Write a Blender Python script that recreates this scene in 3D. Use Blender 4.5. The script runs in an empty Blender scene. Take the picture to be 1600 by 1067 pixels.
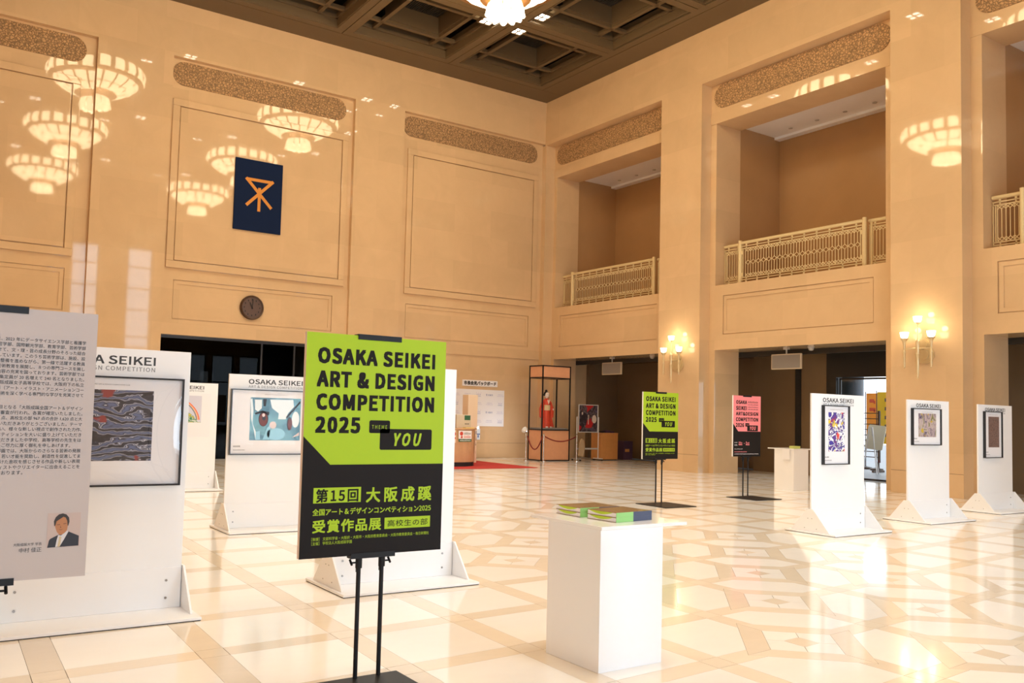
import bpy, bmesh, math, random
import numpy as np
from mathutils import Matrix, Vector

# ---------------------------------------------------------------- scene, camera, light
SC = bpy.context.scene
COL = SC.collection
random.seed(7)
SC.view_settings.view_transform = 'Standard'
SC.view_settings.look = 'None'
SC.view_settings.gamma = 1.0
SC.view_settings.use_curve_mapping = False
SC.view_settings.exposure = 0.0
try:
    SC.cycles.max_bounces = 10
    SC.cycles.diffuse_bounces = 5
    SC.cycles.transparent_max_bounces = 12
    SC.cycles.sample_clamp_indirect = 6.0
    SC.cycles.caustics_reflective = False
    SC.cycles.caustics_refractive = False
except Exception:
    pass

YAW, PITCH, ROLL = math.radians(57.63195), math.radians(3.33325), math.radians(1.58272)
FPX = 1339.864                       # focal length in pixels of a 1600 px wide frame
CAM = (-18.3255, -23.4632, 1.5)
fw = Vector((math.cos(YAW)*math.cos(PITCH), math.sin(YAW)*math.cos(PITCH), math.sin(PITCH)))
rt = Vector((math.sin(YAW), -math.cos(YAW), 0.0))
up = rt.cross(fw)
r2 = rt*math.cos(ROLL) + up*math.sin(ROLL)
u2 = up*math.cos(ROLL) - rt*math.sin(ROLL)
cd = bpy.data.cameras.new('camera')
cam = bpy.data.objects.new('camera', cd)
COL.objects.link(cam)
cam.matrix_world = Matrix(((r2.x, u2.x, -fw.x, CAM[0]), (r2.y, u2.y, -fw.y, CAM[1]), (r2.z, u2.z, -fw.z, CAM[2]), (0, 0, 0, 1)))
cd.sensor_width = 36.0
cd.lens = FPX/1600*36.0
cd.shift_x = 86.64/1600
cd.shift_y = 31.7/1600
cd.clip_end = 500
SC.camera = cam

TUNG = (1.0, 0.70, 0.39)             # tungsten light
DAY = (0.54, 0.78, 1.0)              # daylight
P_LOW, P_HIGH, P_CORR = 570.0, 330.0, 100.0   # W per bay of south windows
P_SPOT = 500.0                       # W per ceiling downlight
E_GLASS = 15.5                       # radiance of the chandelier glass
E_SCONCE = 8.0

w = bpy.data.worlds.new('sky'); SC.world = w
w.use_nodes = True
wn = w.node_tree.nodes; wl = w.node_tree.links
for n in list(wn): wn.remove(n)
wo = wn.new('ShaderNodeOutputWorld'); wb = wn.new('ShaderNodeBackground')
wb.inputs[0].default_value = (0.82, 0.92, 1.0, 1); wb.inputs[1].default_value = 3.0
wl.new(wb.outputs[0], wo.inputs[0])

def lamp(kind, name, loc, energy, color, rot=(0, 0, 0), **kw):
    l = bpy.data.lights.new(name, kind); l.energy = energy; l.color = color
    for k, v in kw.items(): setattr(l, k, v)
    o = bpy.data.objects.new(name, l); o.location = loc; o.rotation_euler = rot
    COL.objects.link(o)
    return o

# daylight through the three bays of windows in the south wall (behind the camera)
SOUTH = -26.3
for xc, wd, lo_, hi_ in ((-18.55, 2.6, 0.36, 0.0), (-9.9, 5.4, 1.0, 1.0), (-2.7, 4.8, 0.25, 0.0)):
    lamp('AREA', 'daylight_low', (xc, SOUTH-0.75, 2.4), P_LOW*lo_, DAY, (math.radians(90), 0, 0), shape='RECTANGLE', size=wd, size_y=4.0)
    if hi_: lamp('AREA', 'daylight_high', (xc, SOUTH-0.75, 7.4), P_HIGH*hi_, DAY, (math.radians(90), 0, 0), shape='RECTANGLE', size=wd, size_y=5.4)
lamp('AREA', 'daylight_corridor', (2.1, SOUTH-0.75, 1.6), P_CORR, DAY, (math.radians(90), 0, 0), shape='RECTANGLE', size=1.2, size_y=2.4)

# ---------------------------------------------------------------- helpers
class MB:
    """collects vertices and faces for one mesh"""
    def __init__(s): s.v = []; s.f = []; s.m = []
    def add(s, vs, fs, mi=0):
        b = len(s.v); s.v += [tuple(v) for v in vs]
        for f in fs: s.f.append(tuple(b+i for i in f)); s.m.append(mi)
    def box(s, x0, x1, y0, y1, z0, z1, mi=0):
        if x1 < x0: x0, x1 = x1, x0
        if y1 < y0: y0, y1 = y1, y0
        if z1 < z0: z0, z1 = z1, z0
        s.add([(x0,y0,z0),(x1,y0,z0),(x1,y1,z0),(x0,y1,z0),(x0,y0,z1),(x1,y0,z1),(x1,y1,z1),(x0,y1,z1)],
              [(0,3,2,1),(4,5,6,7),(0,1,5,4),(1,2,6,5),(2,3,7,6),(3,0,4,7)], mi)
    def prism(s, poly, axis, a, b, mi=0):
        """extrude a 2-D polygon along axis (0,1,2) from a to b; poly is given in the two other axes in order"""
        n = len(poly)
        def mk(p, h):
            q = list(p); q.insert(axis, h); return tuple(q)
        vs = [mk(p, a) for p in poly] + [mk(p, b) for p in poly]
        s.add(vs, [tuple(range(n-1, -1, -1)), tuple(range(n, 2*n))] + [(i, (i+1) % n, n+(i+1) % n, n+i) for i in range(n)], mi)
    def tube(s, p, q, r, n=10, mi=0, r2=None, cap=True):
        p = Vector(p); q = Vector(q); d = (q-p)
        if d.length < 1e-9: return
        d.normalize(); a = d.orthogonal().normalized(); b = d.cross(a)
        r2 = r if r2 is None else r2
        vs = [p+(a*math.cos(t)+b*math.sin(t))*r for t in [2*math.pi*i/n for i in range(n)]] + [q+(a*math.cos(t)+b*math.sin(t))*r2 for t in [2*math.pi*i/n for i in range(n)]]
        fs = [(i, (i+1) % n, n+(i+1) % n, n+i) for i in range(n)]
        if cap: fs += [tuple(range(n-1, -1, -1)), tuple(range(n, 2*n))]
        s.add(vs, fs, mi)
    def path(s, pts, r, n=8, mi=0):
        for a, b in zip(pts[:-1], pts[1:]): s.tube(a, b, r, n, mi)
    def lathe(s, prof, n=24, c=(0, 0, 0), mi=0, sx=1, sy=1, close=False, a0=0, a1=2*math.pi):
        full = abs(a1-a0-2*math.pi) < 1e-6
        m = n if full else n+1
        vs = []
        for r, z in prof:
            for i in range(m):
                t = a0+(a1-a0)*i/n
                vs.append((c[0]+r*math.cos(t)*sx, c[1]+r*math.sin(t)*sy, c[2]+z))
        fs = []
        for k in range(len(prof)-1):
            for i in range(n):
                j = (i+1) % m
                fs.append((k*m+i, k*m+j, (k+1)*m+j, (k+1)*m+i))
        s.add(vs, fs, mi)
    def ball(s, c, r, n=12, k=8, mi=0, sc=(1, 1, 1)):
        prof = [(max(1e-4, math.sin(math.pi*i/k)), -math.cos(math.pi*i/k)) for i in range(k+1)]
        vs = []
        for rr, z in prof:
            for i in range(n):
                t = 2*math.pi*i/n
                vs.append((c[0]+r*sc[0]*rr*math.cos(t), c[1]+r*sc[1]*rr*math.sin(t), c[2]+r*sc[2]*z))
        s.add(vs, [(q*n+i, q*n+(i+1) % n, (q+1)*n+(i+1) % n, (q+1)*n+i) for q in range(k) for i in range(n)], mi)
    def mesh(s, name):
        me = bpy.data.meshes.new(name); me.from_pydata(s.v, [], s.f)
        if any(s.m): me.polygons.foreach_set('material_index', s.m)
        me.update(); return me
    def build(s, name, mat, parent=None, smooth=False, bevel=0.0, loc=None):
        me = s.mesh(name)
        for mm in (mat if isinstance(mat, (list, tuple)) else [mat]): me.materials.append(mm)
        if smooth:
            me.polygons.foreach_set('use_smooth', [True]*len(me.polygons))
            try: me.set_sharp_from_angle(angle=math.radians(40))
            except Exception: pass
        o = bpy.data.objects.new(name, me); COL.objects.link(o)
        if parent is not None: o.parent = parent
        if loc: o.location = loc
        if bevel:
            b = o.modifiers.new('bevel', 'BEVEL'); b.width = bevel; b.segments = 2; b.limit_method = 'ANGLE'
        return o

def tag(o, label=None, cat=None, group=None, kind=None):
    if label: o['label'] = label
    if cat: o['category'] = cat
    if group: o['group'] = group
    if kind: o['kind'] = kind
    return o
def thing(name, label, cat, loc=(0, 0, 0), group=None, kind=None):
    o = bpy.data.objects.new(name, None); o.empty_display_size = 0.1
    COL.objects.link(o); o.location = loc
    return tag(o, label, cat, group, kind)
def copy_tree(o, parent=None, loc=None):
    c = o.copy(); COL.objects.link(c)
    if parent is not None: c.parent = parent
    if loc is not None: c.location = loc
    for ch in KIDS.get(o, [x for x in o.children]):
        copy_tree(ch, c)
    return c
KIDS = {}

# ---------------------------------------------------------------- materials
def lin(c):
    return tuple((x/12.92 if x <= 0.04045 else ((x+0.055)/1.055)**2.4) for x in [v/255.0 for v in c])
def newmat(name):
    m = bpy.data.materials.new(name); m.use_nodes = True
    nt = m.node_tree
    b = nt.nodes.get('Principled BSDF')
    return m, nt, b
def N(nt, t, **kw):
    n = nt.nodes.new(t)
    for k, v in kw.items(): setattr(n, k, v)
    return n
def plain(name, col, rough=0.5, metal=0.0, spec=0.5, emit=None, es=0.0, var=0.0, scale=40.0, bump=0.0):
    m, nt, b = newmat(name)
    c = (*col, 1)
    b.inputs['Base Color'].default_value = c
    b.inputs['Roughness'].default_value = rough
    b.inputs['Metallic'].default_value = metal
    b.inputs['Specular IOR Level'].default_value = spec
    if emit: b.inputs['Emission Color'].default_value = (*emit, 1); b.inputs['Emission Strength'].default_value = es
    if var or bump:
        tc = N(nt, 'ShaderNodeTexCoord'); no = N(nt, 'ShaderNodeTexNoise'); no.inputs['Scale'].default_value = scale; no.inputs['Detail'].default_value = 4
        nt.links.new(tc.outputs['Object'], no.inputs['Vector'])
        if var:
            mx = N(nt, 'ShaderNodeMix', data_type='RGBA'); mx.inputs['Factor'].default_value = 0.5
            mx.inputs['A'].default_value = (*[max(0, x*(1-var)) for x in col], 1); mx.inputs['B'].default_value = (*[min(1, x*(1+var)) for x in col], 1)
            nt.links.new(no.outputs['Fac'], mx.inputs['Factor']); nt.links.new(mx.outputs['Result'], b.inputs['Base Color'])
        if bump:
            bp = N(nt, 'ShaderNodeBump'); bp.inputs['Strength'].default_value = bump; bp.inputs['Distance'].default_value = 0.01
            nt.links.new(no.outputs['Fac'], bp.inputs['Height']); nt.links.new(bp.outputs['Normal'], b.inputs['Normal'])
    return m

def marble(name, col, axes, rough=0.035, slab=(1.45, 0.92), amp=0.09):
    """polished stone in slabs; axes = the two world axes the wall spans"""
    m, nt, b = newmat(name); L = nt.links.new
    g = N(nt, 'ShaderNodeNewGeometry'); sep = N(nt, 'ShaderNodeSeparateXYZ'); L(g.outputs['Position'], sep.inputs[0])
    cmb = N(nt, 'ShaderNodeCombineXYZ'); L(sep.outputs[axes[0]], cmb.inputs[0]); L(sep.outputs[axes[1]], cmb.inputs[1])
    br = N(nt, 'ShaderNodeTexBrick'); br.inputs['Scale'].default_value = 1.0; br.inputs['Brick Width'].default_value = slab[0]; br.inputs['Row Height'].default_value = slab[1]
    br.inputs['Mortar Size'].default_value = 0.003; br.inputs['Color1'].default_value = (0, 0, 0, 1); br.inputs['Color2'].default_value = (1, 1, 1, 1); br.inputs['Mortar'].default_value = (0.1, 0.1, 0.1, 1); br.inputs['Bias'].default_value = 0
    L(cmb.outputs[0], br.inputs['Vector'])
    n1 = N(nt, 'ShaderNodeTexNoise'); n1.inputs['Scale'].default_value = 1.3; n1.inputs['Detail'].default_value = 8; n1.inputs['Roughness'].default_value = 0.62; n1.inputs['Distortion'].default_value = 0.8
    L(g.outputs['Position'], n1.inputs['Vector'])
    add = N(nt, 'ShaderNodeMath', operation='MULTIPLY_ADD'); add.inputs[1].default_value = 0.35
    L(br.outputs['Color'], add.inputs[0])
    nm = N(nt, 'ShaderNodeMath', operation='MULTIPLY'); nm.inputs[1].default_value = 0.75; L(n1.outputs['Fac'], nm.inputs[0]); L(nm.outputs[0], add.inputs[2])
    mx = N(nt, 'ShaderNodeMix', data_type='RGBA')
    mx.inputs['A'].default_value = (*[x*(1-amp*1.8) for x in col], 1); mx.inputs['B'].default_value = (*[min(1, x*(1+amp)) for x in col], 1)
    L(add.outputs[0], mx.inputs['Factor']); L(mx.outputs['Result'], b.inputs['Base Color'])
    b.inputs['Roughness'].default_value = rough
    b.inputs['Specular IOR Level'].default_value = 0.5
    return m

def floor_mat(name, col, amp=0.05):
    m, nt, b = newmat(name); L = nt.links.new
    g = N(nt, 'ShaderNodeNewGeometry'); oi = N(nt, 'ShaderNodeObjectInfo')
    a = N(nt, 'ShaderNodeMath', operation='ADD'); L(g.outputs['Random Per Island'], a.inputs[0]); L(oi.outputs['Random'], a.inputs[1])
    fr = N(nt, 'ShaderNodeMath', operation='FRACT'); L(a.outputs[0], fr.inputs[0])
    mp = N(nt, 'ShaderNodeMapping'); mp.inputs['Scale'].default_value = (1.2, 3.0, 1); L(g.outputs['Position'], mp.inputs['Vector'])
    n1 = N(nt, 'ShaderNodeTexNoise'); n1.inputs['Scale'].default_value = 2.2; n1.inputs['Detail'].default_value = 7; n1.inputs['Roughness'].default_value = 0.6; n1.inputs['Distortion'].default_value = 0.6; L(mp.outputs[0], n1.inputs['Vector'])
    ad = N(nt, 'ShaderNodeMath', operation='MULTIPLY_ADD'); ad.inputs[1].default_value = 0.55; L(fr.outputs[0], ad.inputs[0])
    nm = N(nt, 'ShaderNodeMath', operation='MULTIPLY'); nm.inputs[1].default_value = 0.55; L(n1.outputs['Fac'], nm.inputs[0]); L(nm.outputs[0], ad.inputs[2])
    mx = N(nt, 'ShaderNodeMix', data_type='RGBA'); mx.inputs['A'].default_value = (*[x*(1-amp*1.6) for x in col], 1); mx.inputs['B'].default_value = (*[min(1, x*(1+amp)) for x in col], 1)
    L(ad.outputs[0], mx.inputs['Factor']); L(mx.outputs['Result'], b.inputs['Base Color'])
    b.inputs['Roughness'].default_value = 0.10
    return m

def carved(name, col):
    m, nt, b = newmat(name); L = nt.links.new
    g = N(nt, 'ShaderNodeNewGeometry')
    vo = N(nt, 'ShaderNodeTexVoronoi', feature='DISTANCE_TO_EDGE'); vo.inputs['Scale'].default_value = 15.0; vo.inputs['Randomness'].default_value = 1.0
    no = N(nt, 'ShaderNodeTexNoise'); no.inputs['Scale'].default_value = 9.0; no.inputs['Detail'].default_value = 3
    L(g.outputs['Position'], no.inputs['Vector'])
    mm = N(nt, 'ShaderNodeMix', data_type='RGBA', blend_type='LINEAR_LIGHT'); mm.inputs['Factor'].default_value = 0.06
    L(g.outputs['Position'], mm.inputs['A']); L(no.outputs['Color'], mm.inputs['B']); L(mm.outputs['Result'], vo.inputs['Vector'])
    rp = N(nt, 'ShaderNodeValToRGB'); rp.color_ramp.elements[0].position = 0.02; rp.color_ramp.elements[0].color = (*[x*0.36 for x in col], 1)  # grooves of the carving painted darker, as if shaded
    rp.color_ramp.elements[1].position = 0.22; rp.color_ramp.elements[1].color = (*col, 1)
    L(vo.outputs['Distance'], rp.inputs[0]); L(rp.outputs[0], b.inputs['Base Color'])
    bp = N(nt, 'ShaderNodeBump'); bp.inputs['Strength'].default_value = 1.0; bp.inputs['Distance'].default_value = 0.04; L(vo.outputs['Distance'], bp.inputs['Height']); L(bp.outputs[0], b.inputs['Normal'])
    b.inputs['Roughness'].default_value = 0.6
    return m

def glass(name, tint=(1, 1, 1), gloss=1.0, rough=0.0, body=0.0):
    m, nt, b = newmat(name); L = nt.links.new
    nt.nodes.remove(b); out = [n for n in nt.nodes if n.type == 'OUTPUT_MATERIAL'][0]
    tr = N(nt, 'ShaderNodeBsdfTransparent'); tr.inputs[0].default_value = (*tint, 1)
    gl = N(nt, 'ShaderNodeBsdfGlossy'); gl.inputs['Roughness'].default_value = rough
    lw = N(nt, 'ShaderNodeLayerWeight'); lw.inputs[0].default_value = 0.5
    pw = N(nt, 'ShaderNodeMath', operation='POWER'); pw.inputs[1].default_value = 5.0; L(lw.outputs['Facing'], pw.inputs[0])
    mu = N(nt, 'ShaderNodeMath', operation='MULTIPLY_ADD'); mu.inputs[1].default_value = 0.9*gloss; mu.inputs[2].default_value = 0.045*gloss; L(pw.outputs[0], mu.inputs[0])
    mx = N(nt, 'ShaderNodeMixShader'); L(mu.outputs[0], mx.inputs[0]); L(tr.outputs[0], mx.inputs[1]); L(gl.outputs[0], mx.inputs[2])
    L(mx.outputs[0], out.inputs[0])
    return m

def emission(name, col, strength):
    m, nt, b = newmat(name)
    b.inputs['Base Color'].default_value = (0.8, 0.8, 0.8, 1)
    b.inputs['Emission Color'].default_value = (*col, 1); b.inputs['Emission Strength'].default_value = strength
    return m

WALLC = (0.68, 0.475, 0.275)
M = {}
M['wall_x'] = marble('beige marble of the left wall', WALLC, (0, 2))
M['wall_y'] = marble('beige marble of the right wall', WALLC, (1, 2))
M['carved'] = carved('carved stone frieze', (0.60, 0.36, 0.17))
M['tile'] = floor_mat('cream polished floor stone', (0.92, 0.89, 0.83))
M['band'] = floor_mat('tan polished floor stone', (0.81, 0.71, 0.57), 0.09)
M['grout'] = plain('dark floor joint', (0.16, 0.12, 0.08), 0.8)
M['ceil'] = plain('olive brown ceiling metal', (0.135, 0.088, 0.042), 0.5, var=0.05, scale=3)
M['ceil_dark'] = plain('dark ceiling slats', (0.03, 0.024, 0.018), 0.6)
M['joint'] = plain('ceiling joint', (0.05, 0.04, 0.03), 0.8)
M['white'] = plain('white painted board', (0.86, 0.86, 0.86), 0.35, var=0.01, scale=8)
M['white_gloss'] = plain('white laminate', (0.86, 0.86, 0.87), 0.12)
M['rubber'] = plain('black rubber', (0.015, 0.015, 0.017), 0.6)
M['black_metal'] = plain('black painted metal', (0.010, 0.010, 0.012), 0.45, spec=0.25)
M['black_frame'] = plain('black picture frame', (0.012, 0.012, 0.015), 0.3)
M['foam'] = plain('pinkish foam board edge', (0.72, 0.60, 0.54), 0.7)
M['lime'] = plain('lime green print', lin((166, 197, 44)), 0.55, spec=0.2)
M['ink'] = plain('charcoal print', lin((34, 31, 31)), 0.6, spec=0.12)
M['pink'] = plain('pink print', lin((250, 146, 152)), 0.55, spec=0.2)
M['greytext'] = plain('grey lettering', (0.22, 0.22, 0.22), 0.5)
M['darktext'] = plain('dark lettering', (0.035, 0.033, 0.033), 0.5)
M['statement'] = plain('mauve grey printed board', (0.50, 0.43, 0.40), 0.5)
M['paper'] = plain('white paper', (0.84, 0.83, 0.85), 0.5)
M['pane'] = glass('clear acrylic pane', gloss=0.18)
M['pane_strong'] = glass('bulged acrylic pane', gloss=1.3)
M['window'] = glass('window glass', gloss=1.0)
M['dark_glass'] = glass('dark tinted glass', (0.13, 0.12, 0.115), gloss=0.12)
M['screw'] = plain('steel screw', (0.35, 0.33, 0.31), 0.3, 1.0)
M['rail'] = plain('cream painted metal', (0.70, 0.56, 0.31), 0.4)
M['sconce'] = plain('aged brass cream metal', (0.72, 0.58, 0.34), 0.3, 0.5)
M['bulb'] = emission('lit sconce globe', (1.0, 0.82, 0.55), E_SCONCE)
M['chand'] = emission('lit chandelier glass', (1.0, 0.77, 0.46), E_GLASS)
M['brass'] = plain('dark bronze', (0.30, 0.15, 0.06), 0.35, 0.7)
M['lampdisc'] = emission('lit downlight', (1.0, 0.92, 0.75), 22.0)
M['navy'] = plain('navy cloth', lin((25, 38, 68)), 0.9, spec=0.08, var=0.05, scale=60)
M['gold'] = plain('golden emblem', lin((214, 140, 50)), 0.6)
M['bronze'] = plain('dark bronze clock', lin((74, 52, 38)), 0.4, 0.3, var=0.15, scale=12)
M['bronze_dark'] = plain('clock hands', lin((36, 24, 18)), 0.5)
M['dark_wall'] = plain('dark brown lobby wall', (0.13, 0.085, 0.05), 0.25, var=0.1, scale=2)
M['corridor'] = plain('shade-darkened corridor stone', (0.20, 0.13, 0.07), 0.2, var=0.12, scale=1.5)  # wall stone coloured darker to stand for the unlit corridor
M['balcony'] = plain('shade-darkened balcony marble', (0.43, 0.25, 0.115), 0.2, var=0.1, scale=1.2)  # hall marble with the shade inside the balconies put into its colour
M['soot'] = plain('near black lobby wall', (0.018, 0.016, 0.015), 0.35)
M['oak'] = plain('light oak veneer', (0.62, 0.37, 0.19), 0.4, var=0.12, scale=7)
M['orange_wood'] = plain('orange wood veneer', (0.60, 0.27, 0.085), 0.4, var=0.12, scale=7)
M['case_wood'] = plain('salmon wood veneer', (0.72, 0.36, 0.20), 0.45, var=0.08, scale=7)
M['beige'] = plain('beige painted panel', (0.84, 0.68, 0.50), 0.5)
M['red_carpet'] = plain('red carpet', (0.46, 0.03, 0.022), 0.95, var=0.12, scale=180, bump=0.3)
M['rope'] = plain('dark red velvet rope', (0.20, 0.012, 0.016), 0.8)
M['chrome'] = plain('polished steel', (0.75, 0.74, 0.72), 0.15, 1.0)
M['silver'] = plain('silver painted metal', (0.72, 0.70, 0.68), 0.35, 0.4)
M['kimono'] = plain('red kimono silk', (0.62, 0.06, 0.025), 0.55, var=0.25, scale=22)
M['obi'] = plain('gold sash', (0.72, 0.55, 0.30), 0.5, var=0.35, scale=40)
M['face'] = plain('white doll face', (0.86, 0.80, 0.74), 0.5)
M['hair'] = plain('black hair', (0.012, 0.01, 0.01), 0.4)
M['purple'] = plain('dark purple box', (0.075, 0.035, 0.075), 0.6)
M['screen'] = plain('unlit grey screen', (0.27, 0.25, 0.23), 0.3)
M['cream_frame'] = plain('cream screen bezel', (0.62, 0.52, 0.38), 0.4)
M['green'] = plain('green print', (0.03, 0.13, 0.06), 0.5)
M['red'] = plain('red print', (0.62, 0.06, 0.035), 0.5)
M['yellow'] = plain('yellow banner cloth', (0.95, 0.62, 0.02), 0.8)
M['orange'] = plain('orange banner cloth', (0.90, 0.32, 0.03), 0.8)
M['paving'] = plain('grey outdoor paving', (0.10, 0.115, 0.13), 0.45, var=0.2, scale=3)
M['bluegrey'] = plain('blue grey column', (0.05, 0.08, 0.11), 0.4)
M['lightblue'] = plain('pale blue print', (0.66, 0.76, 0.88), 0.5)
M['blue'] = plain('blue print', (0.10, 0.17, 0.42), 0.5)
M['lilac'] = plain('lilac print', (0.55, 0.53, 0.70), 0.5)
M['spine_green'] = plain('green book spine', (0.30, 0.62, 0.20), 0.3)
M['spine_navy'] = plain('navy book spine', (0.06, 0.08, 0.15), 0.3)
M['cover'] = plain('glossy brown book cover', (0.30, 0.20, 0.10), 0.15, var=0.3, scale=9)
M['lime_print'] = plain('lime cover print', (0.50, 0.70, 0.03), 0.3)
M['skin'] = plain('printed skin tone', lin((176, 116, 72)), 0.5)
M['suit'] = plain('printed dark suit', lin((34, 33, 42)), 0.5)
M['printhair'] = plain('printed dark hair', lin((46, 34, 27)), 0.5)
M['tie'] = plain('printed tie', lin((200, 178, 140)), 0.5)
M['lid'] = plain('printed shade', lin((120, 72, 48)), 0.5)
M['photobg'] = plain('printed mauve backdrop', lin((188, 166, 156)), 0.5)
M['yellowgreen'] = plain('yellow green carton', (0.55, 0.60, 0.16), 0.5)
M['alu'] = plain('grey plastic', (0.45, 0.43, 0.40), 0.4)
# ---------------------------------------------------------------- printed artwork
def art(name, stops, kind='noise', scale=4.0, dist=2.0, detail=5.0, stretch=(1, 1, 1), seed=0.0, rough=0.6):
    m, nt, b = newmat(name); L = nt.links.new
    tc = N(nt, 'ShaderNodeTexCoord'); mp = N(nt, 'ShaderNodeMapping'); mp.inputs['Scale'].default_value = stretch; mp.inputs['Location'].default_value = (seed, seed*0.7, seed*1.3)
    L(tc.outputs['Generated'], mp.inputs['Vector'])
    if kind == 'wave':
        t = N(nt, 'ShaderNodeTexWave'); t.inputs['Distortion'].default_value = dist; t.inputs['Detail'].default_value = detail; t.inputs['Detail Scale'].default_value = 1.6
        t.bands_direction = 'Z'; out = t.outputs['Fac']
    elif kind == 'cell':
        t = N(nt, 'ShaderNodeTexVoronoi'); t.inputs['Randomness'].default_value = 1; out = t.outputs['Distance']
    else:
        t = N(nt, 'ShaderNodeTexNoise'); t.inputs['Detail'].default_value = detail; t.inputs['Distortion'].default_value = dist; t.inputs['Roughness'].default_value = rough; out = t.outputs['Fac']
    t.inputs['Scale'].default_value = scale
    L(mp.outputs[0], t.inputs['Vector'])
    rp = N(nt, 'ShaderNodeValToRGB'); cr = rp.color_ramp
    while len(cr.elements) < len(stops): cr.elements.new(0.5)
    for e, (p, c) in zip(cr.elements, stops): e.position = p; e.color = (*lin(c), 1)
    L(out, rp.inputs[0]); L(rp.outputs[0], b.inputs['Base Color']); b.inputs['Roughness'].default_value = 0.4
    return m, nt, rp, b
def art_mix(base, layer, thr, seed, scale):
    """lay one print over another through a blotchy mask"""
    m, nt, rp, b = base; L = nt.links.new
    tc = N(nt, 'ShaderNodeTexCoord'); no = N(nt, 'ShaderNodeTexNoise'); no.inputs['Scale'].default_value = scale; no.inputs['Detail'].default_value = 3
    mp = N(nt, 'ShaderNodeMapping'); mp.inputs['Location'].default_value = (seed, seed, seed); L(tc.outputs['Generated'], mp.inputs[0]); L(mp.outputs[0], no.inputs['Vector'])
    st = N(nt, 'ShaderNodeMapRange'); st.inputs['From Min'].default_value = thr; st.inputs['From Max'].default_value = thr+0.03; L(no.outputs['Fac'], st.inputs['Value'])
    mx = N(nt, 'ShaderNodeMix', data_type='RGBA'); L(st.outputs[0], mx.inputs['Factor'])
    src = b.inputs['Base Color'].links[0].from_socket
    L(src, mx.inputs['A']); mx.inputs['B'].default_value = (*lin(layer), 1); L(mx.outputs['Result'], b.inputs['Base Color'])
    return base
A1 = art('print of swirling dark waves', [(0.0, (34, 32, 40)), (0.32, (52, 50, 60)), (0.40, (214, 214, 222)), (0.46, (40, 40, 48)), (0.60, (120, 130, 160)), (0.66, (206, 208, 218)), (0.72, (40, 40, 48)), (1.0, (92, 104, 140))], 'wave', 1.7, 13.0, 3.0, (1.0, 1, 1.6), 2.0)
art_mix(A1, (142, 52, 48), 0.655, 3.1, 3.2); art_mix(A1, (40, 36, 42), 0.64, 8.4, 2.6)
M['art_wave'] = A1[0]
A5 = art('print of a tangle of blue and white figures', [(0.0, (58, 50, 150)), (0.42, (70, 58, 160)), (0.445, (16, 16, 22)), (0.465, (242, 242, 248)), (0.53, (236, 236, 244)), (0.55, (16, 16, 22)), (0.57, (72, 60, 160)), (0.66, (120, 50, 120)), (0.72, (200, 60, 52)), (1.0, (110, 60, 140))], 'noise', 1.35, 2.4, 2.0, (1, 1, 1.7), 4.0)
art_mix(A5, (226, 196, 46), 0.60, 1.7, 3.0); art_mix(A5, (222, 66, 52), 0.62, 6.7, 2.4)
M['art_tangle'] = A5[0]
A6 = art('print of pale path between dark trees', [(0.0, (52, 60, 74)), (0.36, (84, 74, 104)), (0.46, (176, 158, 160)), (0.56, (196, 178, 172)), (0.63, (120, 120, 60)), (0.8, (52, 78, 66)), (1.0, (204, 170, 40))], 'noise', 3.0, 1.4, 5.0, (1.6, 1, 0.8), 1.2)
art_mix(A6, (196, 164, 44), 0.62, 2.2, 3.0)
M['art_path'] = A6[0]
M['art_brown'] = art('print of fine brown mosaic', [(0.0, (48, 36, 36)), (0.42, (84, 64, 60)), (0.5, (150, 118, 104)), (0.58, (92, 84, 84)), (1.0, (170, 150, 140))], 'noise', 15.0, 0.6, 6.0, (1, 1, 1.6), 5.0)[0]
M['art_meadow'] = art('print of green and yellow fields', [(0.0, (40, 110, 60)), (0.44, (60, 130, 70)), (0.47, (236, 232, 220)), (0.51, (40, 112, 62)), (0.57, (208, 190, 30)), (0.66, (222, 205, 60)), (1.0, (190, 190, 210))], 'noise', 3.2, 1.2, 3.0, (1.2, 1, 2), 7.0)[0]
M['art_teal'] = art('print of teal blue washes', [(0.0, (40, 70, 88)), (0.45, (92, 140, 166)), (0.60, (120, 176, 196)), (1.0, (70, 120, 120))], 'noise', 2.4, 1.5, 3.0, (1, 1, 1), 2.4)[0]
A9 = art('poster print in red and black', [(0.0, (24, 22, 26)), (0.42, (40, 34, 40)), (0.50, (62, 52, 62)), (0.54, (120, 110, 112)), (0.57, (44, 38, 46)), (0.63, (92, 82, 110)), (1.0, (150, 140, 150))], 'noise', 3.0, 1.2, 6.0, (1, 1, 1.1), 9.0)
art_mix(A9, (176, 36, 38), 0.54, 2.2, 2.4)
M['art_poster'] = A9[0]

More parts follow.
